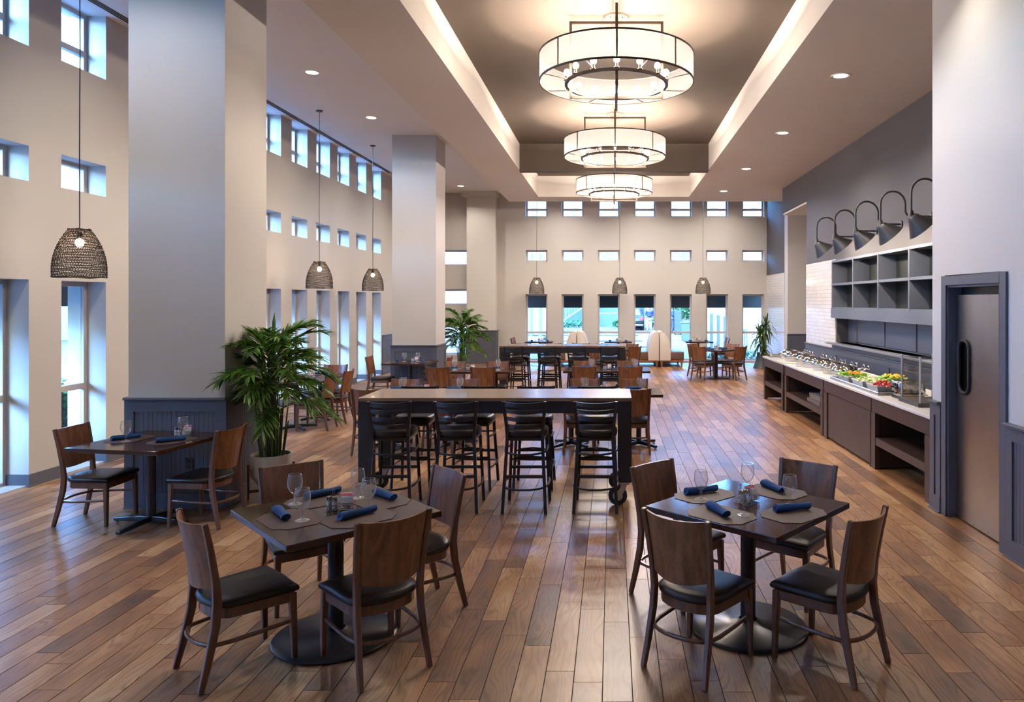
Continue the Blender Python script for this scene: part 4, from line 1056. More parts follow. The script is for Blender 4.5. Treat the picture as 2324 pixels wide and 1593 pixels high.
def palm(label, loc, seed, n=56, top=True, wall_side=True):
    rr = random.Random(seed); t = thing('potted_palm', label, 'plant', loc)
    pot = MB().lathe([(1e-4, .10), (.09, .10), (.19, .235), (.196, .26), (.196, .455), (.186, .455), (.184, .42), (1e-4, .42)], 36, cap=False).build('pot', 'pot', t, smooth=35)
    MB().lathe([(1e-4, .425), (.185, .425)], 24, cap=False).build('soil', 'soil', pot, fix=False)
    st = thing_part = MB()
    for a in (R(50), R(140)): st.box(-.205, .205, -.014, .014, .085, .105) if False else None
    stand = bpy.data.objects.new('plant_stand', None); C.objects.link(stand); stand.parent = t
    for a in (R(20), R(110), R(200), R(290)):
        MB().bar([(.212, 0, 0), (.212, 0, .36)], [.018, .026], .03, (1, 0, 0)).build('stand_leg', 'stand', stand, rotz=a, bevel=.003)
    for a in (R(20), R(110)): MB().box(-.20, .20, -.014, .014, .07, .10).build('stand_rail', 'stand', stand, rotz=a)
    for i in range(11):                                     # canes
        a = rr.uniform(0, 6.28); r0 = rr.uniform(.03, .13); h = rr.uniform(.25, .75); x, y = r0*cos(a), r0*sin(a)
        MB().tube([(x, y, .41), (x*1.25, y*1.25, .41+h*.5), (x*1.5, y*1.5, .41+h)], [.011, .008, .006], 6).build('cane', 'stem', t, smooth=60)
    for i in range(n):
        q = (i/(n-1))**.85; a = (i*2.399+rr.uniform(-.3, .3)) % (2*PI)
        zb = .90+.62*q+rr.uniform(-.08, .08); L = (.54-.24*max(0, q-.45))*rr.uniform(.8, 1.15)
        up = .60+.70*q*rr.uniform(.4, 1.2); droop = .55+.32*(1-q)*rr.uniform(.4, 1.5)
        if wall_side and R(118) < a < R(238): L *= .42; up += .5          # kept short towards the column
        o = frond_mesh(rr, L, droop, 17, .27-.05*q, up).build('frond', 'leaf', t, fix=False, smooth=60)
        r0 = .03+.09*rr.random()*(1-q); o.location = (r0*cos(a), r0*sin(a), zb); o.rotation_euler = (rr.uniform(-.2, .2), 0, a)
        MB().tube([(r0*cos(a), r0*sin(a), zb), (r0*.7*cos(a+.4), r0*.7*sin(a+.4), (zb+.45)/2), (r0*.6*cos(a+.5), r0*.6*sin(a+.5), .42)], [.005, .007, .009], 5).build('petiole', 'stem', t, smooth=60)
    if top:
        for k, (dx, h, tl_) in enumerate(((.02, .34, .05), (-.09, .16, -.35))):
            m = MB()
            for q, wq in ((0, .3), (.35, 1.), (.75, .8), (1, .05)):
                m.v += [(dx+tl_*h*q-.022*wq, -.01, 1.56+h*q+.0), (dx+tl_*h*q, .0, 1.56+h*q), (dx+tl_*h*q+.022*wq, -.01, 1.56+h*q)]
            for q in range(3): m.f += [(q*3, q*3+1, q*3+4, q*3+3), (q*3+1, q*3+2, q*3+5, q*3+4)]
            m.tube([(0, 0, 1.40), (dx, 0, 1.57)], .006, 5)
            m.build('spear_leaf', 'leaf', t, fix=False)
    return t
palm('potted palm in white pot beside the nearest column', (-3.505, 7.50, 0), 3)
palm('potted palm beyond the second column', (-3.70, 18.0, 0), 8, 60, False, False)
# dracaena
def dracaena():
    rr = random.Random(21); t = thing('potted_dracaena', 'potted dracaena with strappy leaves beside far wall', 'plant', (4.56, 22.1, 0))
    pot = MB().lathe([(1e-4, 0), (.29, 0), (.275, .03), (.165, .40), (.175, .47), (.16, .47), (.155, .42), (1e-4, .42)], 28, cap=False).build('pot', pm('dark_slate_pot', (.03, .035, .045), .45), t, smooth=35)
    heads = [((-.10, -.05), 1.00), ((.12, .02), 1.28), ((.0, .10), .78), ((-.02, -.12), .60), ((.06, .0), 1.12)]
    for (x, y), h in heads:
        MB().tube([(x*.5, y*.5, .40), (x*.8, y*.8, .40+(h-.40)*.5), (x, y, h)], [.022, .02, .016], 8).build('cane', 'cane', t, smooth=60)
        for i in range(26):
            q = i/25; a = i*2.399+rr.uniform(-.2, .2); L = rr.uniform(.36, .52); el = R(8+72*q**1.3); w_ = .030*rr.uniform(.85, 1.15)
            m = MB(); dr_ = rr.uniform(1.1, 1.9)*(1-.75*q)
            o_ = Vector((x, y, h-.10+.16*q)); d = Vector((cos(a)*cos(el), sin(a)*cos(el), sin(el))); n_ = Vector((-sin(a), cos(a), 0))
            for s_, wq in ((0, .5), (.25, .95), (.5, 1.), (.75, .8), (1., .04)):
                c = o_+d*L*s_+Vector((-cos(a)*.12*dr_*L*s_*s_, -sin(a)*.12*dr_*L*s_*s_, -dr_*L*s_*s_*.75))
                m.v += [tuple(c-n_*w_*wq+Vector((0, 0, .006*wq))), tuple(c), tuple(c+n_*w_*wq+Vector((0, 0, .006*wq)))]
            for k in range(4): m.f += [(k*3, k*3+1, k*3+4, k*3+3), (k*3+1, k*3+2, k*3+5, k*3+4)]
            m.build('leaf', 'leaf2', t, fix=False, smooth=60)
dracaena()

# ================================================================== buffet
BX0, BX1, BZ = 3.16, 4.08, .88
def open_unit(label, y0, y1, legw=.12):
    t = thing('buffet_counter', label, 'buffet counter', (BX0, y0, 0), 0, 'espresso buffet counters'); L = y1-y0; D = BX1-BX0
    MB().box(.006, D, 0, L, BZ-.20, BZ-.03).build('apron', 'buffet', t, bevel=.003)
    for a, b in ((.0, legw), (L-legw, L)):
        MB().box(.0, .06, a+.003, b-.003, 0, BZ-.205).build('front_post', 'buffet', t, bevel=.003)
        MB().box(.062, D, a+.02 if a > .1 else a+.003, b-.02 if a < .1 else b-.003, .03, BZ-.205).build('side_panel', 'buffet', t)
    MB().box(.004, .05, legw, L-legw, .295, .385).build('shelf_rail', 'buffet', t, bevel=.003)
    MB().box(.052, D-.03, legw, L-legw, .345, .385).build('shelf', 'buffet', t)
    MB().box(D-.028, D, legw, L-legw, .03, BZ-.205).build('back_panel', pm('dark_red_brown_lining', (.035, .014, .009), .5, noise=.2), t)
    return t
u1 = open_unit('separate short buffet counter at the far end', 13.50, 15.20)
MB().box(-.02, BX1-BX0+.02, -.0, 1.72, BZ-.03, BZ+.004).build('stone_top', 'quartz', u1, bevel=.003)
open_unit('open-shelf buffet counter holding the glass rack', 10.94, 13.35)
u3 = thing('buffet_counter', 'closed-panel buffet counter under the salad bowls', 'buffet counter', (BX0, 8.92, 0), 0, 'espresso buffet counters')
L3 = 10.90-8.92
MB().box(.03, BX1-BX0, .0, L3, .02, BZ-.20).build('body', 'buffet', u3)
MB().box(.006, BX1-BX0, 0, L3, BZ-.20, BZ-.03).build('apron', 'buffet', u3, bevel=.003)
MB().box(.0, .03, .0, .03, 0, BZ-.205).build('front_post', 'buffet', u3); MB().box(.0, .03, L3-.17, L3-.003, 0, BZ-.205).build('front_post', 'buffet', u3, bevel=.003)
MB().box(.012, .03, .045, L3-.20, .03, BZ-.21).build('front_panel', 'buffet', u3, bevel=.003)
open_unit('open-shelf buffet counter nearest the steel door', 7.24, 8.90, .14)
wt_ = MB().box(BX0-.015, BX1+.02, 7.22, 13.37, BZ-.03, BZ).build('stone_worktop', 'quartz', bevel=.003); tag(wt_, 'long white stone worktop over the buffet counters', 'worktop')
# chafing dishes
def make_chafer():
    p = Proto('chafing_dish')
    p.part('porcelain_stand', MB().lathe([(.15, 0), (.155, .004), (.175, .055), (.17, .058)], 28), 'whitechina', smooth=40)
    p.part('water_pan', MB().lathe([(.165, .05), (.185, .06), (.195, .095), (.205, .10), (.205, .106), (.19, .107)], 32), 'chrome', smooth=40)
    lid = p.part('dome_lid', MB().lathe([(.200, .107), (.198, .118), (.180, .142), (.145, .165), (.095, .183), (.045, .192), (1e-4, .194)], 32, cap=False), 'chrome', smooth=60)
    p.sub(lid, 'lid_glass', MB().lathe([(.02, .1925), (.09, .186), (.088, .1875), (.02, .1945)], 20, cap=False), 'darkslot', smooth=60)
    for s in (-1, 1):
        hd = p.part('hinge_handle', MB().tube([(.16, s*.085, .09), (.26, s*.09, .115), (.31, s*.095, .14)], .011, 6), 'chrome', smooth=60)
        pts = rrect(0, 0, .082, .046, .022, 4)
        p.sub(hd, 'grip', MB().tube([(.325, s*.095+a, .15+b) for a, b in pts], .009, 6, closed=True), 'chrome', smooth=60)
        p.sub(hd, 'grip_pad', MB().prism_ax([(s*.095+a*.9, .15+b*.9) for a, b in pts], .318, .334, 'x'), 'black')
    return p
CF = make_chafer()
for i, y in enumerate((10.98, 11.52, 12.07, 12.62, 13.12)):
    CF.place('chrome domed chafing dish on long worktop, %s from salad bowls' % ORD[i], 'chafing dish', (3.50, y, BZ), 0, 'domed chafing dishes')
CF.place('chrome domed chafing dish, nearer on far counter', 'chafing dish', (3.47, 13.90, BZ+.004), 0, 'domed chafing dishes')
CF.place('chrome domed chafing dish, farther on far counter', 'chafing dish', (3.52, 14.46, BZ+.004), 0, 'domed chafing dishes')
rd = thing('griddle_tray', 'flat rectangular covered tray at far counter end', 'tray', (3.34, 14.98, BZ+.004))
MB().box(-.13, .13, -.16, .16, .012, .05).build('tray_body', 'chrome', rd, bevel=.006); MB().box(-.115, .115, -.145, .145, .05, .062).build('tray_lid', 'steel', rd, bevel=.005)
for sx in (-.1, .1):
    for sy in (-.13, .13): MB().lathe([(.012, 0), (.012, .014)], 8, (sx, sy, 0)).build('foot', 'black', rd)
tr_ = MB().lathe([(1e-4, .002), (.09, .002), (.10, .010), (.097, .012), (1e-4, .006)], 28, cap=False).build('glass_plate', 'clear', smooth=50, loc=(3.30, 12.72, BZ)); tag(tr_, 'flat round glass plate before the chafing dishes', 'plate')
# chilled tray and salad bowls
ct = thing('chilling_tray', 'long brushed steel chilling tray under salad bowls', 'tray', (3.52, 9.80, BZ))
MB().box(-.30, .30, -.98, .98, 0, .012).build('tray_plate', 'steel', ct, bevel=.004)
MB().tube([(-.285, -.96, .022), (-.285, .96, .022)], .018, 8).build('front_rail', 'steel', ct, smooth=60)
for s in (-1, 1): MB().box(-.28, .28, s*.955-.02, s*.955+.02, .012, .035).build('end_lip', 'steel', ct, bevel=.004)
def make_bowl(w_, d_, h):
    m = MB(); n = 4; 
    o0 = [(-w_*.32, -d_*.30), (w_*.32, -d_*.30), (w_*.32, d_*.30), (-w_*.32, d_*.30)]
    o1 = [(-w_/2, -d_/2), (0, -d_*.46), (w_/2, -d_/2), (w_*.46, 0), (w_/2, d_/2), (0, d_*.46), (-w_/2, d_/2), (-w_*.46, 0)]
    o0 = [(a*.84, b*.84) for a, b in o1]
    zz = [h*1.12 if i % 2 == 0 else h*.92 for i in range(8)]
    for pts, z in ((o0, [0]*8), (o1, zz), ([(x*.94, y*.94) for x, y in o1], zz), ([(x*.92, y*.92) for x, y in o0], [.012]*8)): m.v += [(x, y, zq) for (x, y), zq in zip(pts, z)]
    for k in range(3):
        for i in range(8): m.f.append((k*8+i, k*8+(i+1) % 8, (k+1)*8+(i+1) % 8, (k+1)*8+i))
    m.f += [tuple(range(7, -1, -1)), tuple(24+i for i in range(8))]
    return m
rb = random.Random(5)
def leafy(mb, w_, d_, z, n, s):
    for i in range(n):
        x, y = rb.uniform(-w_/2, w_/2), rb.uniform(-d_/2, d_/2); a = rb.uniform(0, 6.28); u = Vector((cos(a), sin(a), rb.uniform(-.2, .8))).normalized(); v = u.cross(Vector((0, 0, 1))).normalized()
        k = s*rb.uniform(.7, 1.3); c = Vector((x, y, z+rb.uniform(0, .035)))
        N = 6; base = len(mb.v); mb.v.append(tuple(c+Vector((0, 0, .006))))
        for q in range(N):
            b = 2*PI*q/N; mb.v.append(tuple(c+u*k*cos(b)+v*k*.7*sin(b)+Vector((0, 0, rb.uniform(-.4, .5)*k))))
        mb.f += [(base, base+1+q, base+1+(q+1) % N) for q in range(N)]
    return mb
M['lettuce'] = leafmat('lettuce', (.10, .28, .02), (.36, .55, .07)); M['paleveg'] = leafmat('pale_lettuce', (.40, .52, .16), (.62, .68, .34))
M['yellow'] = pm('yellow_fruit', (.80, .52, .02), .4, noise=.2, nscale=30); M['orange'] = pm('orange_fruit', (.80, .30, .02), .4, noise=.2, nscale=30); M['berry'] = pm('strawberry', (.50, .012, .010), .3, noise=.25, nscale=60)
def bowl(label, x, y, w_, d_, h, rz): 
    t = thing('salad_bowl', label, 'bowl', (x, y, BZ+.0125), rz); make_bowl(w_, d_, h).build('dish', 'whitechina', t); return t
b1 = bowl('angular white bowl of lettuce with orange melon', 3.42, 10.30, .34, .52, .085, 0)
leafy(MB(), .32, .50, .075, 70, .045).build('lettuce', 'lettuce', b1, fix=False)['kind'] = 'stuff'
m = MB()
for i in range(22): m.cbox((rb.uniform(-.10, .10), rb.uniform(-.16, .16), .115+rb.uniform(0, .012)), (.03, .022, .018), (rb.random(), rb.random(), rb.random()*3))
m.build('melon_pieces', 'orange', b1)['kind'] = 'stuff'
b2 = bowl('angular white bowl of lettuce with yellow pineapple', 3.76, 9.72, .34, .58, .085, 0)
leafy(MB(), .32, .56, .075, 80, .045).build('lettuce', 'lettuce', b2, fix=False)['kind'] = 'stuff'
m = MB()
for i in range(34): m.cbox((rb.uniform(-.10, .10), rb.uniform(-.18, .18), .12+rb.uniform(0, .02)), (.032, .024, .02), (rb.random(), rb.random(), rb.random()*3))
m.build('pineapple_pieces', 'yellow', b2)['kind'] = 'stuff'
b3 = bowl('angular white bowl of pale chopped lettuce', 3.40, 9.72, .28, .44, .075, 0)
leafy(MB(), .26, .40, .068, 80, .028).build('chopped_lettuce', 'paleveg', b3, fix=False)['kind'] = 'stuff'
b4 = bowl('angular white bowl heaped with strawberries', 3.42, 9.20, .30, .40, .075, 0)
sb_ = MB().lathe([(1e-4, -.022), (.010, -.016), (.017, -.002), (.016, .010), (.009, .016), (1e-4, .017)], 9, cap=False).mesh('strawberry', 'berry', smooth=60)
sc_ = MB()
for i in range(5): a = 2*PI*i/5; sc_.add([(0, 0, .018), (.011*cos(a-.3), .011*sin(a-.3), .019), (.016*cos(a), .016*sin(a), .014), (.011*cos(a+.3), .011*sin(a+.3), .019)], [(0, 1, 2, 3)])
sc_ = sc_.mesh('calyx', 'lettuce', fix=False)
k = 0
for lay_, (nn, rx, ry, z) in enumerate(((14, .10, .15, .075), (9, .075, .11, .10), (5, .045, .06, .122))):
    for i in range(nn):
        a = 2*PI*i/nn+lay_; q = .55+.45*rb.random()
        o = link('strawberry', sb_, None, (3.42+rx*q*cos(a), 9.20+ry*q*sin(a), BZ+.0125+z)); o.rotation_euler = (rb.uniform(-1.2, 1.2)+PI*.8, rb.uniform(-.8, .8), rb.uniform(0, 6))
        tag(o, 'red strawberry heaped in the white bowl on the buffet', 'strawberry', 'strawberries in the white bowl'); link('calyx', sc_, o)
# toaster
to = thing('toaster', 'chrome four-slot toaster beside the glass case', 'toaster', (3.50, 8.62, BZ), R(0))
tb = MB().box(-.16, .16, -.13, .13, .025, .205).build('housing', 'chrome', to, bevel=.03, seg=4, smooth=50)
MB().box(-.15, .15, -.12, .12, .0, .03).build('base', 'black', to)
for y in (-.065, .02): MB().box(-.12, .12, y, y+.03, .2, .2065).build('slot', 'darkslot', to)
for y in (-.06, .06):
    kb = MB().box(-.185, -.16, y-.02, y+.02, .12, .14).build('lever', 'black', to, bevel=.003)
    MB().lathe([(.014, 0), (.014, .02)], 10).build('dial', 'black', to, loc=(-.165, y, .06))
# glass pastry case
gc = thing('pastry_case', 'glass display case with chrome corner posts', 'display case', (3.32, 7.86, BZ))
W2, L2, H2 = .35, .49, .52
MB().box(-.03, W2+.03, -.03, L2+.03, 0, .045).build('base', pm('case_base', (.06, .055, .055), .4, metal=.5), gc, bevel=.004)
for x in (0, W2):
    for y in (0, L2):
        po = MB().lathe([(.011, .045), (.011, H2)], 10, (x, y, 0)).build('corner_post', 'zinc', gc, smooth=50); MB().sphere((x, y, H2+.008), .013, 8, 6).build('post_knob', 'zinc', po)
for x in (0, W2): MB().box(x-.003, x+.003, .012, L2-.012, .05, H2-.01).build('side_pane', 'clear', gc)
for y in (L2,): MB().box(.012, W2-.012, y-.003, y+.003, .05, H2-.01).build('end_pane', 'clear', gc)
MB().box(.004, W2-.004, .004, L2-.004, H2-.008, H2-.002).build('top_pane', 'clear', gc)
for z in (.20, .36): 
    sh_ = MB().box(.006, W2-.006, .006, L2-.006, z, z+.006).build('glass_shelf', 'clear', gc)
    MB().tube([(0, 0, z), (0, L2, z)], .004, 5).build('shelf_rod', 'chrome', sh_)
# glass rack on the shelf
gr = thing('glass_rack', 'brown plastic rack on the open buffet shelf', 'rack', (3.23, 11.32, .385))
RX, RY = .38, .76
rk = MB().box(0, RX, 0, RY, 0, .012)
for a, b, c, d in ((0, RX, 0, .012), (0, RX, RY-.012, RY), (0, .012, 0, RY), (RX-.012, RX, 0, RY)): rk.box(a, b, c, d, .012, .05)
rk.build('crate', pm('rack_plastic', (.16, .11, .09), .5), gr)
tum = MB().lathe([(1e-4, .004), (.028, .004), (.035, .12), (.034, .12), (.027, .008), (1e-4, .008)], 14, cap=False).mesh('tumbler', 'goblet', smooth=50)
for i in range(4):
    for j in range(8):
        o = link('tumbler', tum, None, (3.23+.058+.088*i, 11.32+.06+.0915*j, .398)); tag(o, 'clear drinking tumbler standing in the rack under the buffet', 'tumbler', 'tumblers in the buffet rack')
# ================================================================== outdoors
GZ = -.10
M['concrete'] = pm('pale_concrete', (0.1190, 0.0752, 0.0573), .9, noise=.08, nscale=.6)
M['shadowgrey'] = pm('shadow_strip_grey', (0.0287, 0.0312, 0.0338), .9, noise=.1, nscale=2)
M['stucco'] = pm('pale_stucco', (0.1444, 0.0903, 0.0675), .9, noise=.05, nscale=.5)
M['bluewall'] = pm('slate_blue_wall', (0.0484, 0.0811, 0.0844), .8, noise=.06, nscale=.7)
M['brightblue'] = pm('bright_blue_panel', (0.0026, 0.0169, 0.0845), .6)
M['awning'] = pm('charcoal_awning_cloth', (.034, .028, .022), .85, noise=.1, nscale=3)
M['whitesteel'] = pm('white_painted_steel', (0.1701, 0.1089, 0.0855), .5)
g = MB().box(-70, 70, YB+.5, 140, GZ-.2, GZ)
g = g.build('pavement', 'concrete'); tag(g, 'pale concrete forecourt outside the windows', 'pavement', kind='structure')
g2 = MB().box(-90, XL-.5, -40, YB+.5, GZ-.2, GZ).build('sidewalk', pm('daylight_bounce_sidewalk', (.60, .59, .58), .9, noise=.06, nscale=.8)); tag(g2, 'pale sidewalk lightened to bounce daylight outside the left windows', 'sidewalk', kind='structure')  # colour lightened to bounce more daylight in through the left windows
for i, y in enumerate((29.5, 33.5, 38.5, 45.0)):  # thin dark boxes stand in for the shadow stripes on the forecourt
    o = MB().box(-14, 1.6, y, y+.22, GZ, GZ+.05).build('shadow_strip', 'shadowgrey', bevel=.01); tag(o, 'dark strip standing in for a shadow across the forecourt, %s from windows' % ORD[i], 'shadow_strip', 'forecourt shadow strips')
def building(label, x0, x1, y0, y1, h, mat, wins=()):
    t = thing('building', label, 'building', (0, 0, GZ)); MB().box(x0, x1, y0, y1, 0, h).build('wall', mat, t)
    MB().box(x0-.2, x1+.2, y0-.2, y1, h, h+.35).build('parapet', mat, t)
    for (wx, wz, ww, wh) in wins:
        f = MB().box(wx-ww/2-.1, wx+ww/2+.1, y0-.06, y0, wz-.1, wz+wh+.1).build('window_frame', 'whitesteel', t)
        MB().box(wx-ww/2, wx+ww/2, y0-.08, y0-.05, wz, wz+wh).build('pane', pm('far_glass', (.025, .05, .075), .15), f)
    return t
building('white garage wall seen through leftmost far window', -16, -4.2, 47.0, 49.0, 7.0, 'stucco')
building('slate blue low wall seen through the second and third far windows', -4.2, 1.2, 61.0, 63, 4.6, 'bluewall')
building('pale ribbed building seen through the right far windows', 5.6, 22, 44.0, 60.0, 7.2, 'stucco', [(12, 4, 1.2, 1.5), (15, 4, 1.2, 1.5)])
building('tall pale office block far behind the forecourt', -16, 24, 95, 110, 19.0, pm('far_block', (0.0833, 0.0568, 0.0474), .9, noise=.08, nscale=.4), [(-14+2.6*i, z, 1.5, 1.7) for i in range(14) for z in (5.5, 9.0, 12.5)])
building('low white building beyond the left corner windows', -36, -17, 70, 80, 8.5, 'stucco', [(-34+2.4*i, 4.6, 1.5, 2.0) for i in range(7)])
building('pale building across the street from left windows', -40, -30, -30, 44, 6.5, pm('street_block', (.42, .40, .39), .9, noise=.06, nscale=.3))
# steel posts by the garage wall
for i, x in enumerate((-4.95, -4.38)):
    t = MB().box(x-.09, x+.09, 44.6, 44.78, GZ, 5.0); [t.cbox((x, 44.59, .3+.45*k), (.05, .03, .05)) for k in range(9)]
    t = t.build('steel_post', pm('bluish_post_%s' % ORD[i], (0.0420, 0.0600, 0.0780), .6)); tag(t, '%s bolted steel post outside leftmost far window' % ('left' if i == 0 else 'right'), 'post', 'bolted steel posts')
# bright blue door panel and its white posts
o = MB().box(1.55, 2.55, 57.5, 57.7, GZ, 3.4).build('blue_panel', 'brightblue'); tag(o, 'bright blue panel behind the dark car', 'panel')
for i, x in enumerate((2.75, 3.05, 3.75)):
    o = MB().box(x-.07, x+.07, 56.5, 56.64, GZ, 4.0).build('white_post', 'whitesteel'); tag(o, 'thin white post behind man, %s from the left' % ORD[i], 'post', 'thin white posts')
o = MB().box(3.2, 6.4, 60.0, 60.3, GZ, 4.4).build('blue_wall', 'bluewall'); tag(o, 'slate blue wall section behind the man', 'wall panel')
# exterior stair rail on the blue wall
st_ = thing('stair', 'white exterior stair rising across the blue wall', 'stair', (-4.1, 60.2, GZ))
for s in (0, 1.0):
    MB().bar([(0, 0, .5+s), (3.0, 0, 2.5+s)], .07, .10, (0, 1, 0)).build('stair_rail', 'whitesteel', st_)
for x in (.1, 2.9): MB().box(x-.05, x+.05, -.05, .05, 0, .6+.667*x).build('stair_post', 'whitesteel', st_)
for i in range(13): MB().box(.05+.235*i, .10+.235*i, -.03, .03, .56+.157*i, 1.56+.157*i).build('baluster', 'whitesteel', st_)
o = MB().tube([(-2.2, 58.5, 1.05), (1.1, 58.5, 1.05)], .06, 6).sphere((-1.9, 58.5, 1.05), .11, 8, 6).sphere((.6, 58.5, 1.05), .11, 8, 6).build('barrier_rail', 'whitesteel'); tag(o, 'white barrier rail in front of blue wall', 'rail')
for x in (-1.9, .6): MB().tube([(x, 58.5, GZ), (x, 58.5, 1.05)], .05, 6).build('rail_post', 'whitesteel', o)
def shrub(label, x, y, z0, rx, ry, h, n, s, seed, nm='shrub'):
    rr = random.Random(seed); m = MB()
    for i in range(n):
        a, b = rr.uniform(0, 6.28), math.acos(rr.uniform(-.3, 1)); k = rr.uniform(.7, 1.0)
        c = Vector((rx*k*sin(b)*cos(a), ry*k*sin(b)*sin(a), h*.3+h*.7*k*cos(b))); u = Vector((rr.uniform(-1, 1), rr.uniform(-1, 1), rr.uniform(-1, 1))).normalized(); v = u.orthogonal().normalized(); q = s*rr.uniform(.7, 1.3)
        m.add([c-u*q, c+v*q*.5, c+u*q, c-v*q*.5], [(0, 1, 2, 3)])
    t = thing(nm, label, 'shrub', (x, y, z0)); f = m.build('foliage', 'hedge', t, fix=False); f['kind'] = 'stuff'
    MB().tube([(0, 0, 0), (.02, 0, h*.4)], .03, 6).build('trunk', 'cane', t); return t
shrub('low flowering bed at foot of the blue wall', -3.1, 59.4, GZ, 1.5, .5, .5, 260, .16, 1, 'flower_bed')
shrub('small bush at right end of the blue wall', .9, 59.2, GZ, .9, .5, .7, 200, .16, 2)
shrub('little bush beside the leftmost far window', -2.30, 25.6, GZ, .22, .22, .95, 160, .06, 3)
shrub('leafy bush behind the man outdoors', 3.55, 55.0, GZ, .7, .5, 1.4, 220, .14, 4)
tp = shrub('clipped topiary bush in wide planter', 4.70, 50.6, .55, .70, .70, 2.2, 900, .12, 5, 'topiary')
MB().lathe([(.35, -.65), (.62, -.25), (.70, 0), (.64, 0), (.5, -.1)], 24).build('planter_bowl', pm('grey_planter', (0.0173, 0.0225, 0.0259), .7), tp, smooth=40)
for i, (x, y) in enumerate(((1.5, 25.2), (2.15, 25.1), (4.2, 25.15), (4.75, 25.2), (3.6, 25.3))):
    shrub('low flowers under the far windows, %s clump' % ORD[i], x, y, GZ, .30, .18, .42, 150, .05, 30+i, 'flower_clump')
# litter bin
lb = thing('litter_bin', 'square grey litter bin outside fifth far window', 'bin', (3.98, 39.0, GZ))
MB().bar([(0, 0, 0), (0, 0, .95)], [.46, .58], [.46, .58], (1, 0, 0)).build('body', pm('bin_concrete', (0.0346, 0.0480, 0.0538), .8), lb); MB().box(-.33, .33, -.33, .33, .95, 1.03).build('lid', pm('bin_lid', (0.0528, 0.0624, 0.0672), .7), lb, bevel=.02)
# sloping railing outside the sixth window
rl = thing('ramp_railing', 'white sloping ramp railing outside sixth far window', 'railing', (0, 0, GZ))
MB().bar([(3.78, 31.0, 1.72), (5.2, 31.0, 1.45)], .10, .12, (0, 1, 0)).build('top_rail', 'whitesteel', rl)
for i in range(5): MB().box(3.88+.29*i, 4.0+.29*i, 30.96, 31.06, 0, 1.68-.055*i).build('baluster', pm('rail_blue', (0.0403, 0.0576, 0.0672), .6), rl)
# patio furniture by the seventh window
pt = thing('patio_chair', 'pale blue patio armchair outside rightmost far window', 'patio chair', (4.95, 28.4, GZ), R(190))
for x in (-.25, .25):
    for y in (-.22, .22): MB().box(x-.02, x+.02, y-.02, y+.02, 0, .62 if y > 0 else .42).build('leg', 'whitesteel', pt)
MB().box(-.27, .27, -.24, .24, .40, .44).build('seat', 'whitesteel', pt)
for i in range(6): MB().box(-.25+.09*i, -.20+.09*i, .22, .25, .44, 1.0).build('back_slat', 'whitesteel', pt)
MB().box(-.27, .27, .21, .26, .98, 1.05).build('back_rail', 'whitesteel', pt)
# awning over the low far windows
aw = thing('awning', 'long charcoal awning outside the far low windows', 'awning', (0, 0, 0))
for i, x in enumerate(WX):
    a, b = x-.24, x+.954
    MB().prism_ax([(YB+.43, 2.75), (YB+1.35, 2.22), (YB+1.35, 2.20), (YB+.43, 2.72)], a, b, 'x').build('canvas_panel', 'awning', aw)
    MB().box(a, b, YB+1.33, YB+1.345, 1.80, 2.22).build('valance_panel', 'awning', aw)
    MB().box(a, b, YB+1.325, YB+1.35, 1.845, 1.865).build('hem_band', 'awning', aw)
# hedge outside the left windows and its awning
hg = thing('hedge', 'green hedge outside the near left windows', 'hedge', (-7.75, 0, GZ)); rr = random.Random(9); m = MB()
for i in range(9000):
    y = rr.uniform(2, 21); x = rr.uniform(-.38, .38); z = rr.uniform(.05, .98)
    if rr.random() < .8: x = .38*(1 if rr.random() < .6 else -1)+rr.uniform(-.06, .06)
    c = Vector((x, y, z)); u = Vector((rr.uniform(-1, 1), rr.uniform(-1, 1), rr.uniform(-1, 1))).normalized(); v = u.orthogonal(); q = rr.uniform(.03, .06)
    m.add([c-u*q, c+v*q*.6, c+u*q, c-v*q*.6], [(0, 1, 2, 3)])
m.build('foliage', 'hedge', hg, fix=False)['kind'] = 'stuff'
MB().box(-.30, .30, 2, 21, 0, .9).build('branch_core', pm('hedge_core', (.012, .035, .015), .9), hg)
al = thing('awning', 'charcoal awning outside the left low windows', 'awning', (0, 0, 0))
for i, y in enumerate(WY): MB().prism_ax([(XL-.49, 2.75), (XL-1.25, 2.25), (XL-1.25, 1.95), (XL-1.265, 1.95), (XL-1.265, 2.27), (XL-.49, 2.78)], y-.23, y+.97, 'y').build('canvas_panel', 'awning', al)

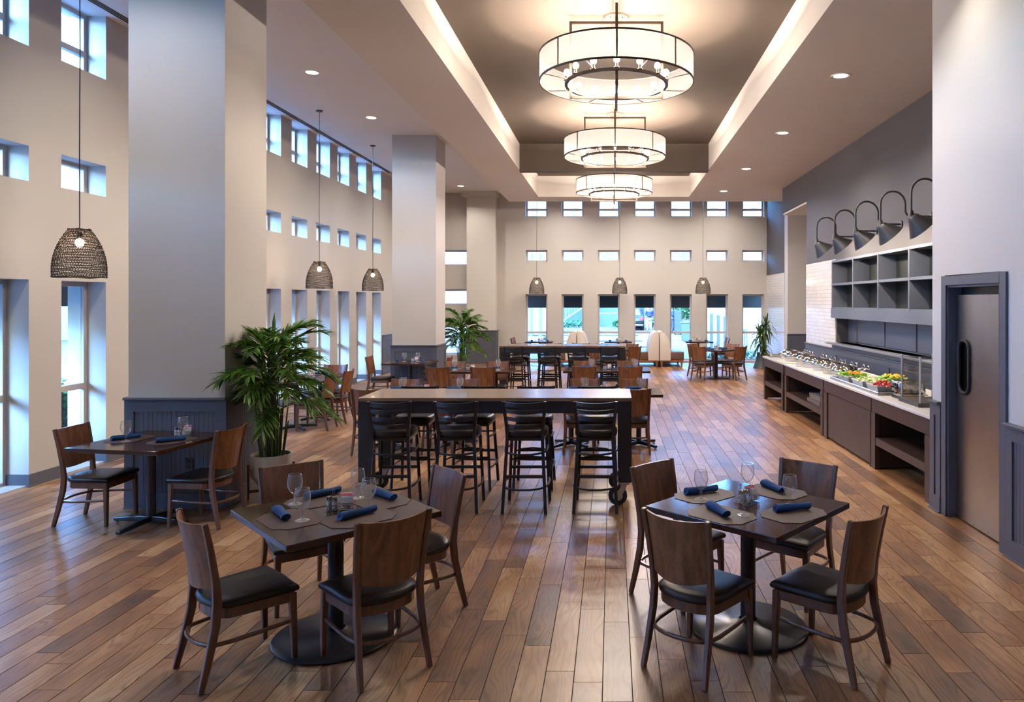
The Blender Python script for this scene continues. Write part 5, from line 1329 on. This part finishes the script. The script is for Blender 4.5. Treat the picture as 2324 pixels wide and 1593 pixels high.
# ---- parked car, rear three-quarter
def car():
    t = thing('car', 'dark parked car behind the fourth far window', 'car', (1.42, 55.0, GZ), R(0))
    prof = [(-2.2, .35), (-2.25, .75), (-2.1, 1.0), (-1.75, 1.08), (-1.2, 1.60), (-.3, 1.68), (.55, 1.60), (1.2, 1.08), (2.05, .95), (2.25, .7), (2.25, .35)]
    body = MB(); hw = .90
    for s, k in ((-1, 1.), (1, 1.)): pass
    body.prism_ax([(a, b) for a, b in prof], -hw, hw, 'x'); body.v = [(x*(1-.20*max(0, z-1.0)/.7), y, z) for x, y, z in body.v]
    cp = pm('black_car_paint', (.006, .007, .010), .3, metal=.1, coat=.2)
    body.build('body', cp, t, bevel=.06, seg=3, smooth=50)
    MB().add([(-.66, -1.80, 1.10), (.66, -1.80, 1.10), (.58, -1.28, 1.56), (-.58, -1.28, 1.56)], [(0, 1, 2, 3)]).build('rear_window', pm('car_glass', (.10, .14, .17), .08), t)
    for s in (-1, 1):
        MB().add([(s*.885, -1.3, 1.12), (s*.885, 1.0, 1.12), (s*.80, .5, 1.55), (s*.80, -1.0, 1.55)], [(0, 1, 2, 3)]).build('side_window', 'chrome', t)
        MB().box(*sorted((s*.55, s*.86)), -2.27, -2.2, .78, .95).build('tail_light', pm('red_lens', (.4, .02, .02), .3), t)
        for y in (-1.35, 1.4):
            w_ = MB().lathe([(1e-4, -.11), (.32, -.11), (.34, -.08), (.34, .08), (.32, .11), (1e-4, .11)], 20, cap=False); w_.v = [(s*.80+c, y+a, .34+b) for a, b, c in w_.v]
            w_.build('wheel', 'rubber', t, smooth=40)
    MB().box(-.28, .28, -2.275, -2.25, .55, .68).build('number_plate', 'whitesteel', t)
    MB().box(-.85, .85, -2.30, -2.1, .34, .46).build('bumper', 'chrome', t, bevel=.03)
car()

# ---- people outdoors
def person(label, loc, rotz, shirt, trousers, hairc, pose='phone'):
    t = thing('person', label, 'person', loc, rotz)
    def skin(name, pts, edges, rad, mat, root=0, sub=2):
        me = bpy.data.meshes.new(name); me.from_pydata(pts, edges, [])
        o = bpy.data.objects.new(name, me); C.objects.link(o); o.parent = t
        md = o.modifiers.new('skin', 'SKIN'); md.use_smooth_shade = True
        for i, r in enumerate(rad): me.skin_vertices[0].data[i].radius = (r, r) if not isinstance(r, tuple) else r
        me.skin_vertices[0].data[root].use_root = True
        s = o.modifiers.new('sub', 'SUBSURF'); s.levels = sub; s.render_levels = sub
        me.materials.append(mat); return o
    SK = pm('skin_tone', (0.0720, 0.0384, 0.0269), .55)
    # one continuous body: pelvis, legs, torso, neck, head, arms with hands (faces -y)
    pts = [(0, 0, .98), (0, 0, 1.15), (0, 0, 1.32), (0, -.01, 1.47), (0, -.02, 1.54), (0, -.035, 1.63), (0, -.03, 1.76),
           (.10, 0, .90), (.115, -.01, .52), (.12, .02, .10), (.125, -.12, .035),
           (-.10, 0, .90), (-.12, -.05, .52), (-.13, .03, .10), (-.14, -.11, .035),
           (.20, 0, 1.43), (.27, .03, 1.18), (.14, -.24, 1.15), (.06, -.31, 1.18),
           (-.20, 0, 1.43), (-.27, .03, 1.18), (-.12, -.24, 1.14), (-.04, -.31, 1.16)]
    ed = [(0, 1), (1, 2), (2, 3), (3, 4), (4, 5), (5, 6), (0, 7), (7, 8), (8, 9), (9, 10), (0, 11), (11, 12), (12, 13), (13, 14), (3, 15), (15, 16), (16, 17), (17, 18), (3, 19), (19, 20), (20, 21), (21, 22)]
    ra = [(.16, .12), (.165, .125), (.18, .13), (.15, .11), .055, (.085, .10), (.075, .09), .10, .075, .05, .04, .10, .075, .05, .04, .07, .055, .042, .035, .07, .055, .042, .035]
    body = skin('body', pts, ed, ra, SK)
    k = 1.10
    skin('sweater', [(0, 0, .95), (0, 0, 1.15), (0, 0, 1.32), (0, -.005, 1.46), (.20, 0, 1.43), (.275, .03, 1.18), (.15, -.22, 1.15), (-.20, 0, 1.43), (-.275, .03, 1.18), (-.13, -.22, 1.14)],
         [(0, 1), (1, 2), (2, 3), (3, 4), (4, 5), (5, 6), (3, 7), (7, 8), (8, 9)], [(.19, .145), (.195, .15), (.205, .15), (.165, .125), .088, .07, .056, .088, .07, .056], shirt)
    skin('trousers', [(0, 0, .96), (.105, 0, .88), (.12, -.01, .52), (.125, .02, .08), (-.105, 0, .88), (-.125, -.05, .52), (-.135, .03, .08)],
         [(0, 1), (1, 2), (2, 3), (0, 4), (4, 5), (5, 6)], [(.175, .135), .115, .092, .075, .115, .092, .075], trousers)
    MB().sphere((0, -.02, 1.70), .094, 12, 8, 1.05).build('hair', hairc, t, smooth=80)
    for s in (-1, 1):
        MB().sphere((s*.03, -.125, 1.70), .009, 8, 6).build('eye', 'darkslot', t); MB().sphere((s*.087, -.03, 1.685), .022, 8, 6, 1.3).build('ear', SK, t)
        MB().cbox((s*.13 if s > 0 else -.135, -.08, GZ*0+.03), (.09, .26, .06)).build('shoe', 'rubber', t, bevel=.02, seg=3)
        for f in range(5):     # fingers
            x0, y0, z0 = (.055, -.335, 1.18) if s > 0 else (-.035, -.335, 1.16)
            a = (f-2)*.018; L = (.05, .07, .075, .07, .055)[f]
            MB().tube([(x0+a, y0, z0), (x0+a*1.2-s*.01, y0-L*.5, z0+.012), (x0+a*1.2-s*.02, y0-L*.75, z0-.008)], [.009, .008, .007], 6).build('finger', SK, t, smooth=60)
    MB().cbox((0, -.148, 1.665), (.024, .03, .035)).build('nose', SK, t, bevel=.008); MB().cbox((0, -.132, 1.625), (.045, .008, .010)).build('mouth', pm('lips', (.30, .10, .08), .6), t)
    MB().sphere((0, -.075, 1.615), .075, 12, 8, .75).build('beard', hairc, t, smooth=80) if pose == 'phone' else None
    return t
person('man in blue sweatshirt and pale trousers outside fourth far window', (2.62, 51.0, GZ), R(8), pm('royal_blue_fleece', (0.0019, 0.0115, 0.0816), .8), pm('pale_khaki', (0.1572, 0.0946, 0.0650), .8), pm('grey_brown_hair', (.10, .075, .06), .8))
person('person in blue top and dark trousers outside fifth far window', (4.03, 49.0, GZ), R(100), pm('blue_top', (0.0029, 0.0163, 0.0960), .8), pm('dark_trousers', (.012, .016, .025), .8), pm('dark_hair', (.03, .022, .018), .8), 'plain')
o = thing('trolley', 'dark upright luggage trolley beside blue-topped person', 'trolley', (4.22, 46.6, GZ))
MB().box(-.22, .22, -.25, .25, .12, 1.55).build('stacked_load', pm('dark_load', (.015, .022, .03), .7), o, bevel=.04); MB().box(-.26, .26, -.30, .30, .08, .12).build('platform', 'black', o)
for sx in (-.2, .2):
    MB().tube([(sx, .28, .1), (sx, .28, 1.85)], .02, 6).build('handle_post', 'chrome', o)
    for sy in (-.24, .24): MB().sphere((sx, sy, .05), .05, 8, 6).build('wheel', 'rubber', o)
